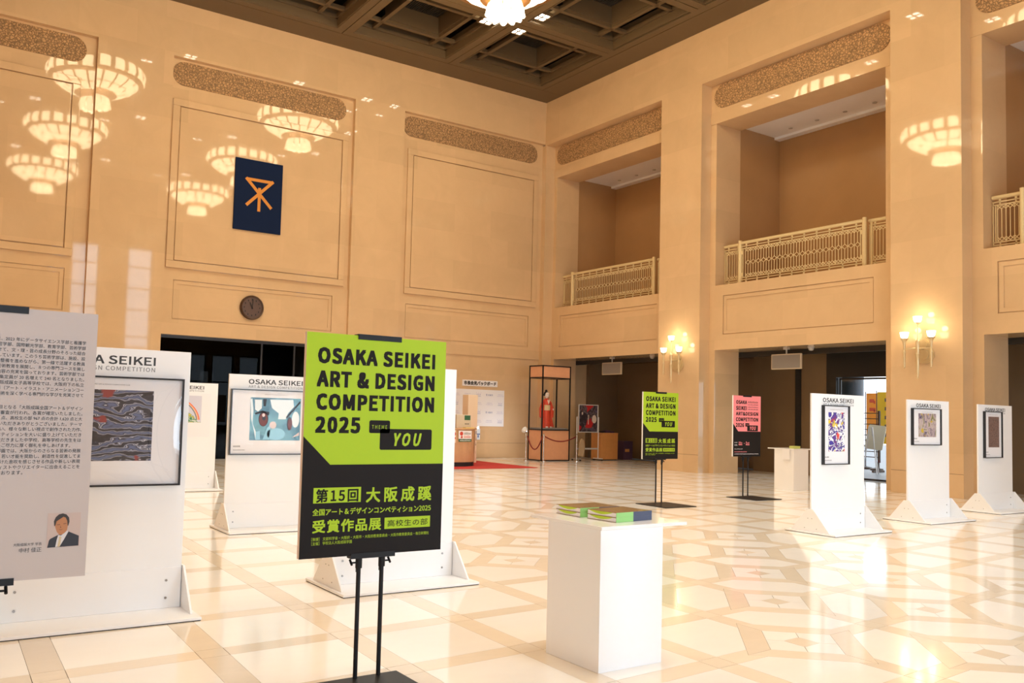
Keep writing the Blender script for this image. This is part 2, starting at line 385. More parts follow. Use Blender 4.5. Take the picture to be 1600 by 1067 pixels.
# ---------------------------------------------------------------- lettering
_tc = {}
try:
    import os
    _fp = os.path.join(bpy.utils.system_resource('DATAFILES'), 'fonts', 'Noto Sans CJK Regular.woff2')
    PRINT = bpy.data.fonts.load(_fp)
except Exception:
    PRINT = None
def glyphs(body, bold=0.0, space=1.0):
    key = (body, space, bold > 0.007)
    if key in _tc: return _tc[key]
    cu = bpy.data.curves.new('lettering', 'FONT'); cu.body = body
    if PRINT and (bold > 0.007 or all(ord(ch) < 128 for ch in body)): cu.font = PRINT
    cu.offset = 0.0; cu.space_character = space; cu.resolution_u = 2; cu.size = 1.0
    o = bpy.data.objects.new('lettering', cu); COL.objects.link(o)
    bpy.context.view_layer.update()
    dg = bpy.context.evaluated_depsgraph_get()
    me = bpy.data.meshes.new_from_object(o.evaluated_get(dg))
    vs = np.array([v.co[:2] for v in me.vertices]); fs = [tuple(p.vertices) for p in me.polygons]
    bpy.data.objects.remove(o); bpy.data.curves.remove(cu); bpy.data.meshes.remove(me)
    lo, hi = vs.min(0), vs.max(0)
    _tc[key] = (vs, fs, lo, hi)
    return _tc[key]
def text_into(mb, body, x0, x1, z0, z1, y, bold=0.0, space=1.0, shear=0.0, mi=0, keep=None):
    """fit body into the rectangle x0..x1, z0..z1 on the plane y (reads towards -y). keep='l'/'r': keep proportions, anchored left/right"""
    vs, fs, lo, hi = glyphs(body, bold, space)
    sz = (z1-z0)/(hi[1]-lo[1]); sx = (x1-x0)/(hi[0]-lo[0])
    if keep: sx = sz*0.98
    X = (vs[:, 0]-lo[0])*sx; Z = (vs[:, 1]-lo[1])*sz
    X = X + shear*Z
    wd = X.max()
    if keep == 'r': X = X + (x1-wd)
    elif keep == 'l' or not keep: X = X + x0
    if shear and not keep: X = x0+(X-x0)*(x1-x0)/wd
    bw = max(0.0, bold)*sz
    for q, (dx, dz) in enumerate(((0, 0),) if bw <= 0 else ((0, 0), (-bw, -bw*0.8), (bw, -bw*0.8), (-bw, bw*0.8), (bw, bw*0.8), (0, -bw*0.8), (0, bw*0.8))):
        mb.add([(a+dx, y-0.00007*q, b+dz) for a, b in zip(X, Z+z0)], fs, mi)
def quad(mb, x0, x1, z0, z1, y, mi=0):
    mb.add([(x0, y, z0), (x1, y, z0), (x1, y, z1), (x0, y, z1)], [(0, 1, 2, 3)], mi)
def poly(mb, pts, y, mi=0):
    mb.add([(a, y, b) for a, b in pts], [tuple(range(len(pts)))], mi)
def disc(mb, cx, cz, rx, rz, y, n=20, mi=0, a0=0, a1=360):
    poly(mb, [(cx+rx*math.cos(math.radians(a0+(a1-a0)*i/n)), cz+rz*math.sin(math.radians(a0+(a1-a0)*i/n))) for i in range(n)], y, mi)
def scribble(mb, x0, x1, z0, z1, y, n):
    """a line of print too small to read in the photograph: n tiny blocks"""
    p = (x1-x0)/n
    for k in range(n):
        h = (z1-z0)*random.uniform(0.7, 1.0); a = x0+k*p
        quad(mb, a, a+p*0.72, z0, z0+h*0.38, y); quad(mb, a+p*0.12, a+p*0.6, z0+h*0.55, z0+h, y)
glyphs('OSAKA'); glyphs('OSAKA')

# ---------------------------------------------------------------- floor
fl = thing('floor', 'polished cream and tan stone floor of the hall laid in squares, bands and cut-corner tiles', 'floor', (0, 0, 0), kind='structure')
b = MB(); b.box(-20.8, 2.9, SOUTH-0.5, 8.0, -0.30, -0.010); b.build('floor_bed', M['grout'], fl)
nodes = {(0,0):(-17.52,-18.18),(1,0):(-16.65,-18.185),(2,0):(-15.80,-18.187),(3,0):(-14.925,-18.175),(2,-1):(-15.82,-19.07),(3,-1):(-14.915,-19.03),(4,-2):(-14.07,-19.82),(4,1):(-13.91,-17.224),
 (5,2):(-13.07,-16.38),(6,3):(-12.12,-15.42),(9,2):(-9.27,-16.02),(8,1):(-10.27,-16.95),(7,0):(-11.275,-17.91),(6,-1):(-12.19,-18.81),(5,-2):(-13.145,-19.73),(8,-1):(-10.25,-18.66),(7,-2):(-11.26,-19.583),(6,-3):(-12.206,-20.505),(9,-2):(-9.34,-19.38),(10,-1):(-8.245,-18.386),(10,0):(-8.245,-17.631),(12,0):(-6.434,-17.384),(2,3):(-15.74,-15.45)}
_k = np.array(list(nodes)); _p = np.array(list(nodes.values()))
_A = np.c_[np.ones(len(_k)), _k]
_cx = np.linalg.lstsq(_A, _p[:, 0], rcond=None)[0]; _cy = np.linalg.lstsq(_A, _p[:, 1], rcond=None)[0]
_rx = _p[:, 0]-_A@_cx; _ry = _p[:, 1]-_A@_cy
def lat(s, t):
    """lattice coordinate -> floor point; the laid pattern drifts a few centimetres over the hall"""
    d2 = (_k[:, 0]-s)**2+(_k[:, 1]-t)**2
    wgt = np.exp(-d2/(2*1.6**2)); ws = wgt.sum()+0.35
    return (_cx[0]+_cx[1]*s+_cx[2]*t+(wgt*_rx).sum()/ws, _cy[0]+_cy[1]*s+_cy[2]*t+(wgt*_ry).sum()/ws)
HW, RO, RI = 0.097, 0.655, 0.39
def fancy(i, j): return 5 <= i <= 9 and -6 <= j <= 6 and (i+j) % 2 == 1
pieces = []                                   # (name, lattice polygon, material)
for i in range(-4, 23):
    for j in range(-10, 22):
        F = {(a, c): fancy(i+a, j+c) for a in (0, 1) for c in (0, 1)}
        p = []
        for (a, c) in ((0, 0), (1, 0), (1, 1), (0, 1)):
            sx, sy = (1 if a == 0 else -1), (1 if c == 0 else -1)
            if not F[(a, c)]: p.append((i+a+sx*HW, j+c+sy*HW))
            else:
                q1 = (i+a+sx*HW, j+c+sy*(RO-HW)); q2 = (i+a+sx*(RO-HW), j+c+sy*HW)
                p += [q1, q2] if (a, c) in ((0, 0), (1, 1)) else [q2, q1]
        pieces.append(('floor_tile', p, 'tile'))
        for (di, dj) in ((1, 0), (0, 1)):
            f0, f1 = fancy(i, j), fancy(i+di, j+dj)
            lo = [(RO-HW, -HW), (RO, 0), (RO-HW, HW)] if f0 else [(HW, -HW), (HW, HW)]
            hi = [(1-RO+HW, HW), (1-RO, 0), (1-RO+HW, -HW)] if f1 else [(1-HW, HW), (1-HW, -HW)]
            if f0 and f1: continue
            pts = lo[::-1]+hi[::-1]
            pp = [(i+u, j+v) if di else (i+v, j+u) for u, v in pts]
            pieces.append(('floor_band', pp, 'band'))
        pieces.append(('floor_inset', [(i-HW, j-HW), (i+HW, j-HW), (i+HW, j+HW), (i-HW, j+HW)], 'band'))
        if fancy(i, j):
            for (ax, ay, bx_, by_) in ((1, 0, 0, 1), (0, 1, -1, 0), (-1, 0, 0, -1), (0, -1, 1, 0)):
                pieces.append(('floor_ring_piece', [(i+ax*RI, j+ay*RI), (i+ax*RO, j+ay*RO), (i+bx_*RO, j+by_*RO), (i+bx_*RI, j+by_*RI)], 'band'))
            for (ax, ay) in ((1, 0), (0, 1), (-1, 0), (0, -1)):
                px, py = -ay, ax
                q = RI/2
                pieces.append(('floor_kite', [(i+ax*HW-px*HW, j+ay*HW-py*HW), (i+(ax-px)*q, j+(ay-py)*q), (i+ax*RI, j+ay*RI), (i+(ax+px)*q, j+(ay+py)*q), (i+ax*HW+px*HW, j+ay*HW+py*HW)], 'tile'))
Rw = np.array([[r2.x, r2.y, r2.z], [u2.x, u2.y, u2.z], [fw.x, fw.y, fw.z]]); Cw = np.array(CAM)
def to_px(P):
    c = Rw@(np.array(P)-Cw)
    return (713.36+FPX*c[0]/max(c[2], 1e-3), 565.2-FPX*c[1]/max(c[2], 1e-3), c[2])
done = []
for nm, pl_, mt in pieces:
    W = np.array([lat(*q) for q in pl_]); c = W.mean(0)
    if not (-20.3 < c[0] < 2.9 and SOUTH < c[1] < 0.15): continue
    area = 0.5*np.sum(W[:, 0]*np.roll(W[:, 1], -1)-np.roll(W[:, 0], -1)*W[:, 1])
    if area < 0: W = W[::-1]
    d = W-c; ln = np.linalg.norm(d, axis=1, keepdims=True)
    W = c+d*(1-0.0022/np.maximum(ln, 0.02))
    px = to_px((c[0], c[1], 0))
    vis = px[2] > 0.5 and -150 < px[0] < 1750 and px[1] < 1250
    done.append((px[2] if vis else 1e3+px[2]*0, nm, W, mt))
done.sort(key=lambda t: t[0])
LIM = {'floor_tile': 260, 'floor_band': 260, 'floor_inset': 140, 'floor_ring_piece': 100, 'floor_kite': 80}
used = {}; rest = {'tile': MB(), 'band': MB()}
for d, nm, W, mt in done:
    n = len(W)
    vs = [(x, y, 0.0) for x, y in W]+[(x, y, -0.012) for x, y in W]
    fs = [tuple(range(n))]+[(i, n+i, n+(i+1) % n, (i+1) % n) for i in range(n)]
    if d < 900 and used.get(nm, 0) < LIM[nm]:
        used[nm] = used.get(nm, 0)+1
        mb = MB(); mb.add(vs, fs); mb.build(nm, M[mt], fl)
    else: rest[mt].add(vs, fs)
tag(rest['tile'].build('distant_floor_tiles', M['tile'], fl), kind='stuff')
tag(rest['band'].build('distant_floor_bands', M['band'], fl), kind='stuff')

# ---------------------------------------------------------------- left wall (plane y = 0)
HT = 13.75
wl_ = thing('wall_left', 'long beige marble wall with pilasters, framed panels and carved friezes, on the left', 'wall', kind='structure')
b = MB()
for x0, x1, z0 in ((-20.8, -12.8, 0), (-7.35, 4.2, 0), (-12.8, -7.35, 3.37)): b.box(x0, x1, 0.15, 0.75, z0, HT)
b.build('wall_core', M['wall_x'], wl_)
for x0, x1 in ((-14.72, -12.8), (-7.35, -5.63), (-20.8, -20.1)):
    b = MB(); b.box(x0, x1, 0, 0.149, 0, 10.95); b.build('pilaster', M['wall_x'], wl_)
b = MB(); b.box(-20.8, 0, 0, 0.149, 10.95, 12.08); b.build('entablature', M['wall_x'], wl_)
b = MB(); b.box(-20.8, 0.05, 0.035, 0.149, 12.08, 12.6); b.build('top_strip', M['wall_x'], wl_)
def ringbox(b, x0, x1, z0, z1, wd, ya, yb):
    b.box(x0, x1, ya, yb, z0, z0+wd); b.box(x0, x1, ya, yb, z1-wd, z1)
    b.box(x0, x0+wd, ya, yb, z0+wd, z1-wd); b.box(x1-wd, x1, ya, yb, z0+wd, z1-wd)
def oval(b, x0, x1, zc, h, ya, yb, axis=1, n=14):
    pts = []
    for i in range(n+1):
        t = -math.pi/2+math.pi*i/n; pts.append((x1-h+h*math.cos(t), zc+h*math.sin(t)))
    for i in range(n+1):
        t = math.pi/2+math.pi*i/n; pts.append((x0+h+h*math.cos(t), zc+h*math.sin(t)))
    b.prism(pts, axis, ya, yb)
for x0, x1, fx0, fx1 in ((-20.1, -14.72, -20.0, -15.07), (-12.8, -7.35, -12.74, -7.5), (-5.63, 0.0, -5.42, -0.2)):
    b = MB(); ringbox(b, fx0, fx1, 5.18, 9.82, 0.19, 0.085, 0.149); b.build('panel_frame', M['wall_x'], wl_, bevel=0.012)
    b = MB(); b.box(fx0+0.215, fx1-0.215, 0.10, 0.149, 5.395, 9.605); b.build('wall_panel', M['wall_x'], wl_, bevel=0.01)
    b = MB()
    px0, px1 = x0+0.28, x1-0.5
    b.box(x0, px0, 0.11, 0.149, 3.37, 5.08); b.box(px1, x1, 0.11, 0.149, 3.37, 5.08)
    b.box(px0, px1, 0.11, 0.149, 4.86, 5.08); b.box(px0, px1, 0.11, 0.149, 3.37, 3.79)
    b.build('low_panel_surround', M['wall_x'], wl_)
    b = MB(); ringbox(b, px0+0.02, px1-0.02, 3.81, 4.84, 0.09, 0.128, 0.149); b.build('low_panel_step', M['wall_x'], wl_)
    b = MB(); oval(b, x0+0.02 if x0 > -19 else x0-1, x1-0.25, 10.55, 0.33, 0.125, 0.149); b.build('carved_frieze', M['carved'], wl_)
for z in (0.49,):
    b = MB(); b.box(-5.63, 0, 0.146, 0.1495, z, z+0.006); b.build('stone_joint', M['joint'], wl_)

# ---------------------------------------------------------------- right wall (plane x = 0, bays set back to x = 0.4)
wr = thing('wall_right', 'beige marble wall with columns, balcony openings and ground floor doorways, on the right', 'wall', kind='structure')
for y0, y1 in ((-7.07, -5.53), (-14.12, -12.57), (-21.1, -19.6), (-0.06, 0.15), (-26.8, -26.2)):
    b = MB(); b.box(0, 1.4, y0, y1, 0, 10.9); b.build('column', M['wall_y'], wr)
b = MB(); b.box(0, 1.4, -26.8, 0.0, 10.9, 12.08); b.build('entablature', M['wall_y'], wr)
b = MB(); b.box(0.035, 1.4, -26.8, 0.035, 12.08, HT); b.build('top_strip', M['wall_y'], wr)
for y0, y1 in ((-7.07, -5.53), (-14.12, -12.57), (-21.1, -19.6)):
    b = MB(); b.box(-0.0015, 0.0, y0, y1, 0.49, 0.497); b.build('stone_joint', M['joint'], wr)
BAYS = ((-0.06, -5.53, -0.2, -5.35), (-7.07, -12.57, -7.265, -12.22), (-14.12, -19.6, -14.345, -19.4), (-21.1, -26.2, -21.3, -26.0))
for a0, a1, o0, o1 in BAYS:
    b = MB(); b.box(0.4, 1.4, a0, o0, 0, 10.9); b.build('jamb', M['wall_y'], wr)
    b = MB(); b.box(0.4, 1.4, o1, a1, 0, 10.9); b.build('jamb', M['wall_y'], wr)
    b = MB(); b.box(0.4, 1.4, o1, o0, 9.79, 10.9); b.build('lintel', M['wall_y'], wr)
    b = MB(); b.box(0.385, 0.399, a1, a0, 9.79, 10.08); b.build('lintel_band', M['wall_y'], wr)
    b = MB(); oval(b, a1+0.2, a0-0.12, 10.53, 0.34, 0.372, 0.399, axis=0); b.build('carved_frieze', M['carved'], wr)
    b = MB(); b.box(0.44, 1.4, o1, o0, 3.40, 5.20); b.build('spandrel', M['wall_y'], wr)
    q0, q1 = o1+0.3, o0-0.27
    b = MB()
    b.box(0.4, 0.439, o1, q0, 3.4, 5.2); b.box(0.4, 0.439, q1, o0, 3.4, 5.2)
    b.box(0.4, 0.439, q0, q1, 4.90, 5.2); b.box(0.4, 0.439, q0, q1, 3.4, 3.82)
    b.build('spandrel_surround', M['wall_y'], wr)
    b = MB(); b.box(0.418, 0.439, q0+0.02, q1-0.02, 3.84, 3.93); b.box(0.418, 0.439, q0+0.02, q1-0.02, 4.79, 4.88); b.box(0.418, 0.439, q0+0.02, q0+0.11, 3.93, 4.79); b.box(0.418, 0.439, q1-0.11, q1-0.02, 3.93, 4.79)
    b.build('spandrel_step', M['wall_y'], wr)
    # balcony room behind the opening
    b = MB(); b.box(1.4, 3.4, o1-0.1, o0+0.1, 4.95, 5.2); b.build('balcony_floor', M['wall_y'], wr)
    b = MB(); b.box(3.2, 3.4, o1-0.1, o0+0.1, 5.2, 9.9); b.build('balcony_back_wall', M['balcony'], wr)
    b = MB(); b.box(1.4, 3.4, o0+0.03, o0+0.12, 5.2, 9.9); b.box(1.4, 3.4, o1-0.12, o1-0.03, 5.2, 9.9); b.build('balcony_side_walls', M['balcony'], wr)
    b = MB(); b.box(1.4, 3.4, o1-0.1, o0+0.1, 9.9, 10.05); b.box(2.95, 3.19, o1-0.1, o0+0.1, 9.83, 9.9); b.build('balcony_ceiling', M['white'], wr)
    b = MB()
    for k in range(5):
        yy = o0-0.8-0.85*k
        b.tube((2.58, yy, 9.9), (2.58, yy, 9.885), 0.06, 12)
    b.build('soffit_lights', M['alu'], wr)
# ground corridor
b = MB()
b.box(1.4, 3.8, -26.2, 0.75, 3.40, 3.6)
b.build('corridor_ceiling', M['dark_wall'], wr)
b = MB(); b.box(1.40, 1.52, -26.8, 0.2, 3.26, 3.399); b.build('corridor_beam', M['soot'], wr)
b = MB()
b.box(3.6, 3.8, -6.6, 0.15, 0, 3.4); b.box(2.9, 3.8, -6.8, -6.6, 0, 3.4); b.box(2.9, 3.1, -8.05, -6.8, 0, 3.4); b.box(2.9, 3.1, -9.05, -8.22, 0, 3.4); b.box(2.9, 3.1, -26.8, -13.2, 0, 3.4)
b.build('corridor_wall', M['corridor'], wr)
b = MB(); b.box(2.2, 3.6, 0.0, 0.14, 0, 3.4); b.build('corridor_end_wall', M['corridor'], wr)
b = MB(); b.box(2.86, 3.1, -8.22, -8.05, 0, 3.4); b.box(2.84, 3.1, -9.34, -9.05, 0, 3.4); b.box(2.84, 3.1, -13.2, -9.34, 2.72, 3.4); b.box(2.84, 3.1, -13.2, -13.05, 0, 2.72)
b.build('door_frame', M['soot'], wr)

# outside the corridor door
d1 = thing('door_1', 'wide glass door to the street at the end of the middle doorway', 'door', (2.97, -11.2, 0), kind='structure')
for y0 in (-9.36, -11.22):
    b = MB(); ringbox(b, 0, 1.8, 0.0, 2.70, 0.05, -0.02, 0.02)
    o = b.build('door_leaf', M['soot'], d1, loc=(0, y0+11.2, 0)); o.rotation_euler = (0, 0, -math.pi/2)
    b = MB(); b.box(0.05, 1.75, -0.004, 0.004, 0.05, 2.65); g = b.build('pane', M['window'], o)
b = MB(); b.box(2.9, 40, -40, 25, -0.30, -0.012); tag(b.build('pavement', M['paving']), 'grey pavement outside the street door', 'pavement', kind='structure')

# ---------------------------------------------------------------- other walls (behind and beside the camera)
b = MB(); b.box(-20.9, -20.3, -26.9, 0.75, 0, HT); tag(b.build('wall_back', M['wall_y']), 'plain beige marble wall on the far left, outside the frame', 'wall', kind='structure')
ws = thing('wall_front', 'beige marble wall with tall windows behind the camera', 'wall', kind='structure')
WIN = [(-19.9, -17.2, 4.5), (-12.5, -11.6, 4.5), (-11.4, -10.05, 10.2), (-9.8, -8.8, 4.5), (-8.55, -7.2, 10.2), (-4.95, -3.7, 4.5), (-3.35, -2.05, 4.5), (-1.7, -0.45, 4.5)]
xs = [-20.3]+[v for p in WIN for v in p[:2]]+[0.0]
b = MB()
for k in range(0, len(xs), 2): b.box(xs[k], xs[k+1], SOUTH-0.5, SOUTH, 0, HT)
for x0, x1, zt in WIN: b.box(x0, x1, SOUTH-0.5, SOUTH, zt, HT); b.box(x0, x1, SOUTH-0.5, SOUTH, 0, 0.25)
b.build('wall_core', M['wall_x'], ws)
for k, (x0, x1, zt) in enumerate(WIN):
    wdw = thing('window_%d' % (k+1), 'tall window with dark transoms in the wall behind the camera', 'window', ((x0+x1)/2, SOUTH-0.2, 0.25), group='tall windows behind the camera', kind='structure')
    b = MB(); hw = (x1-x0)/2
    ringbox(b, -hw, hw, 0, zt-0.25, 0.06, -0.04, 0.04)
    for z in [v for v in (2.6, 4.9, 6.4, 7.6, 8.8) if v < zt-0.4]: b.box(-hw+0.06, hw-0.06, -0.04, 0.04, z, z+0.06)
    b.build('window_frame', M['black_metal'], wdw)
    b = MB(); b.box(-hw+0.06, hw-0.06, -0.005, 0.005, 0.06, zt-0.31); b.build('pane', M['window'], wdw)

# ---------------------------------------------------------------- lobby behind the left doorway
lb = thing('wall_lobby', 'dark lobby behind the wide doorway in the left wall', 'wall', kind='structure')
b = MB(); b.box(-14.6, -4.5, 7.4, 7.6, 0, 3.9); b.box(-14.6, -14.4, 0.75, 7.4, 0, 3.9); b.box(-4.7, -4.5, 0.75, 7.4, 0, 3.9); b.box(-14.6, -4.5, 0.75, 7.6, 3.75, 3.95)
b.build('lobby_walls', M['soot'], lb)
b = MB(); b.box(-20.0, -3.0, 0.16, 7.6, -0.009, 0.0); b.build('lobby_floor', M['tile'], lb)
b = MB()
for x in (-11.6, -9.75, -9.0, -8.2): b.box(x, x+0.12, 5.9, 6.0, 0, 3.2)
b.box(-12.4, -7.3, 5.9, 6.0, 2.75, 3.2); b.build('lobby_door_frames', M['soot'], lb)
b = MB(); quad(b, -9.63, -9.16, 0.85, 2.70, 7.38); b.build('lobby_daylight_window', emission('bright daylight seen through the lobby', (0.62, 0.85, 1.0), 0.95), lb)
b = MB(); b.box(-9.7, -8.9, 2.5, 7.3, 0.0, 0.012); b.build('lobby_mat', M['paving'], lb)
d2 = thing('door_2', 'dark tinted glass screen filling the doorway in the left wall', 'door', (-10.08, 0.45, 0), kind='structure')
for x0, x1 in ((-12.79, -9.85), (-8.85, -7.36)):
    b = MB(); b.box(x0+10.08, x1+10.08, -0.006, 0.006, 0.0, 3.36); b.build('pane', M['dark_glass'], d2)
b = MB(); b.box(-2.71, 2.72, -0.04, 0.04, 3.30, 3.37); b.box(-2.71, -2.65, -0.04, 0.04, 0, 3.3); b.box(2.66, 2.72, -0.04, 0.04, 0, 3.3)
for x in (0.2, 1.2): b.box(x, x+0.05, -0.03, 0.03, 0, 3.3)
b.build('door_frame', M['soot'], d2)

# ---------------------------------------------------------------- ceiling
ce = thing('ceiling', 'dark olive brown coffered ceiling of metal beams and lattice strips', 'ceiling', kind='structure')
ZC = 12.45
XB = [-0.83, -4.60, -8.27, -11.94, -15.61, -19.3]
YB = [-0.83, -4.35, -7.87, -11.39, -14.91, -18.43, -21.95, -25.47]
b = MB(); b.box(-20.8, 1.4, SOUTH-0.5, 0.75, 13.6, 13.75); b.build('roof_slab', M['ceil_dark'], ce)
b = MB()
b.box(-20.3, 0.034, -0.83+0.012, 0.034, ZC, 12.55); b.box(-0.83+0.012, 0.034, SOUTH, -0.83, ZC, 12.55)
b.box(-20.3, -19.3, SOUTH, -0.83, ZC, 12.55); b.box(-19.3, -0.83, SOUTH, -25.47, ZC, 12.55)
b.build('ceiling_border', M['ceil'], ce)
BW = 0.245
for x in XB:
    for s in (-1, 1):
        if (x == XB[0] and s > 0) or (x == XB[-1] and s < 0): continue
        b = MB(); b.box(x+s*0.012, x+s*BW, YB[-1]+0.006, YB[0]-0.006, ZC, 12.72); b.build('ceiling_beam', M['ceil'], ce)
for k in range(len(XB)-1):
    for y in YB:
        for s in (-1, 1):
            if (y == YB[0] and s > 0) or (y == YB[-1] and s < 0): continue
            b = MB(); b.box(XB[k]-BW-0.001, XB[k+1]+BW+0.001, y+s*0.012, y+s*BW, ZC, 12.72); b.build('ceiling_beam', M['ceil'], ce)
b = MB(); b.box(-20.3, 0.03, SOUTH, 0.03, 12.72, 12.74)
cw, ch = 3.67-2*BW, 3.52-2*BW
def coffer_parts():
    b = MB()                               # sides with a cove step
    hx, hy = cw/2-0.002, ch/2-0.002
    for (sx, sy) in ((1, 0), (-1, 0), (0, 1), (0, -1)):
        if sx: b.box(sx*hx, sx*(hx-0.03), -hy, hy, ZC+0.02, 13.0); b.box(sx*hx, sx*(hx-0.10), -hy, hy, 12.70, 12.80)
        else: b.box(-hx, hx, sy*hy, sy*(hy-0.03), ZC+0.02, 13.0); b.box(-hx, hx, sy*hy, sy*(hy-0.10), 12.70, 12.80)
    sides = b.mesh('coffer_side')
    b = MB(); ox, oy = hx-0.62, hy-0.62
    for s in (-1, 1):
        b.box(s*ox-0.06, s*ox+0.06, -hy, hy, 12.70, 12.80); b.box(-hx, hx, s*oy-0.06, s*oy+0.06, 12.70, 12.80)
    lattice = b.mesh('coffer_lattice')
    b = MB()
    for s in (-1, 1):
        b.box(s*(ox-0.062), s*(ox-0.09), -oy+0.06, oy-0.06, 12.80, 13.35); b.box(-ox+0.06, ox-0.06, s*(oy-0.062), s*(oy-0.09), 12.80, 13.35)
    well = b.mesh('coffer_well')
    b = MB(); b.box(-hx, hx, -hy, hy, 13.40, 13.45)
    n = 26
    for i in range(n):
        x = -ox+0.1+(2*ox-0.2)*i/n; b.box(x, x+0.04, -oy+0.09, oy-0.09, 13.30, 13.38)
    top = b.mesh('coffer_slats')
    for me, k in ((sides, 'ceil'), (lattice, 'ceil'), (well, 'ceil'), (top, 'ceil_dark')): me.materials.append(M[k])
    return sides, lattice, well, top
CP = coffer_parts()
COFFERS = []
for i in range(len(XB)-1):
    for j in range(len(YB)-1):
        cx, cy = (XB[i]+XB[i+1])/2, (YB[j]+YB[j+1])/2
        COFFERS.append((cx, cy))
        for me in CP:
            o = bpy.data.objects.new(me.name, me); COL.objects.link(o); o.parent = ce; o.location = (cx, cy, 0)
# ---------------------------------------------------------------- chandeliers
def shell(b, a0, a1, prof, bulge, n=4, dip=0.0):
    """one lobed glass petal between the angles a0..a1 following a (radius, height) profile"""
    vs = []; m = n+1
    for r, z in prof:
        for i in range(m):
            t = a0+(a1-a0)*i/n; k = math.sin(math.pi*i/n)
            vs.append(((r+bulge*k)*math.cos(t), (r+bulge*k)*math.sin(t), z-(dip*k if z < 0.12 else 0)))
    fs = [(q*m+i, q*m+i+1, (q+1)*m+i+1, (q+1)*m+i) for q in range(len(prof)-1) for i in range(n)]
    b.add(vs, fs)
def tier(n, prof, bulge, gap, name, dip=0.0):
    b = MB(); w_ = 2*math.pi/n; shell(b, -w_/2+gap, w_/2-gap, prof, bulge, 6, dip); me = b.mesh(name); me.materials.append(M['chand'])
    me.polygons.foreach_set('use_smooth', [True]*len(me.polygons))
    return me
T_UP = tier(20, [(1.46, 1.24), (1.50, 1.10), (1.50, 0.98), (1.46, 0.88)], 0.03, 0.05, 'upper_petal')
T_MD = tier(18, [(1.28, 0.80), (1.16, 0.68), (0.98, 0.58)], 0.03, 0.028, 'middle_petal')
T_LO = tier(18, [(0.96, 0.56), (0.80, 0.47), (0.62, 0.42)], 0.03, 0.03, 'lower_petal')
T_CR = tier(12, [(0.35, 0.28), (0.39, 0.18), (0.41, 0.10), (0.43, 0.03), (0.41, -0.01), (0.30, -0.02)], 0.07, 0.035, 'crown_petal', 0.05)
def ring_mesh(name, prof, n=36):
    b = MB(); b.lathe(prof, n); me = b.mesh(name); me.materials.append(M['brass']); return me
R_UP = ring_mesh('upper_ring', [(1.40, 0.86), (1.47, 0.87), (1.47, 0.81), (1.30, 0.80), (1.30, 0.84), (1.40, 0.86)])
R_MD = ring_mesh('lower_ring', [(0.64, 0.43), (0.64, 0.40), (0.50, 0.395), (0.32, 0.41), (0.05, 0.43)])
R_ST = ring_mesh('stem', [(0.10, 0.30), (0.10, 1.2), (0.30, 1.25), (0.32, 1.55), (0.05, 1.6)], 16)
b = MB()
b.lathe([(0.02, -0.03), (0.30, -0.03), (0.33, -0.02)], 24); C_CAP = b.mesh('crown_base'); C_CAP.materials.append(M['chand'])
CH = []
ZCH = 11.28
def chandelier(x, y, label, group):
    t = thing('chandelier', label, 'chandelier', (x, y, ZCH), group=group)
    for me, n in ((T_UP, 20), (T_MD, 18), (T_LO, 18), (T_CR, 12)):
        for k in range(n):
            o = bpy.data.objects.new(me.name, me); COL.objects.link(o); o.parent = t; o.rotation_euler = (0, 0, 2*math.pi*k/n)
    for me in (R_UP, R_MD, R_ST, C_CAP):
        o = bpy.data.objects.new(me.name, me); COL.objects.link(o); o.parent = t
    return t
chandelier(-6.5, -6.6, 'lit chandelier of scalloped glass petals, cut off by the top edge of the frame', None)
for x, y, lab in ((-13.7, -6.6, 'chandelier outside the frame, mirrored topmost of three at the far left of the wall'), (-13.7, -13.2, 'chandelier outside the frame, mirrored in the middle of three at the far left'),
                  (-13.7, -20.2, 'chandelier outside the frame, mirrored lowest of three at the far left'), (-6.5, -13.2, 'chandelier outside the frame, mirrored in the wall behind the navy banner'),
                  (-6.5, -20.2, 'chandelier outside the frame, mirrored just left of the navy banner')):
    chandelier(x, y, lab, 'chandeliers seen only as reflections')
# recessed ceiling lights in the small corner squares of the coffers
lights = [(-4.6, -4.35), (-4.6, -11.39), (-8.27, -11.39), (-8.27, -4.35), (-11.94, -4.35), (-11.94, -11.39), (-4.6, -7.87), (-11.94, -18.43), (-4.6, -18.43), (-15.61, -11.39), (-8.27, -18.43), (-15.61, -18.43)]
b = MB(); b.box(-0.17, 0.17, -0.17, 0.17, -0.012, 0.0); LAMP = b.mesh('lit_lens'); LAMP.materials.append(M['lampdisc'])
b = MB(); ringbox(b, -0.22, 0.22, -0.22, 0.22, 0.045, -0.03, 0.06)
b.box(-0.02, 0.02, -0.03, -0.015, -0.175, 0.175); b.box(-0.175, 0.175, -0.03, -0.015, -0.02, 0.02)
LR = MB(); LR.add([(x, z, y) for x, y, z in b.v], [f[::-1] for f in b.f]); LRM = LR.mesh('lamp_trim'); LRM.materials.append(M['ceil'])
k = 0
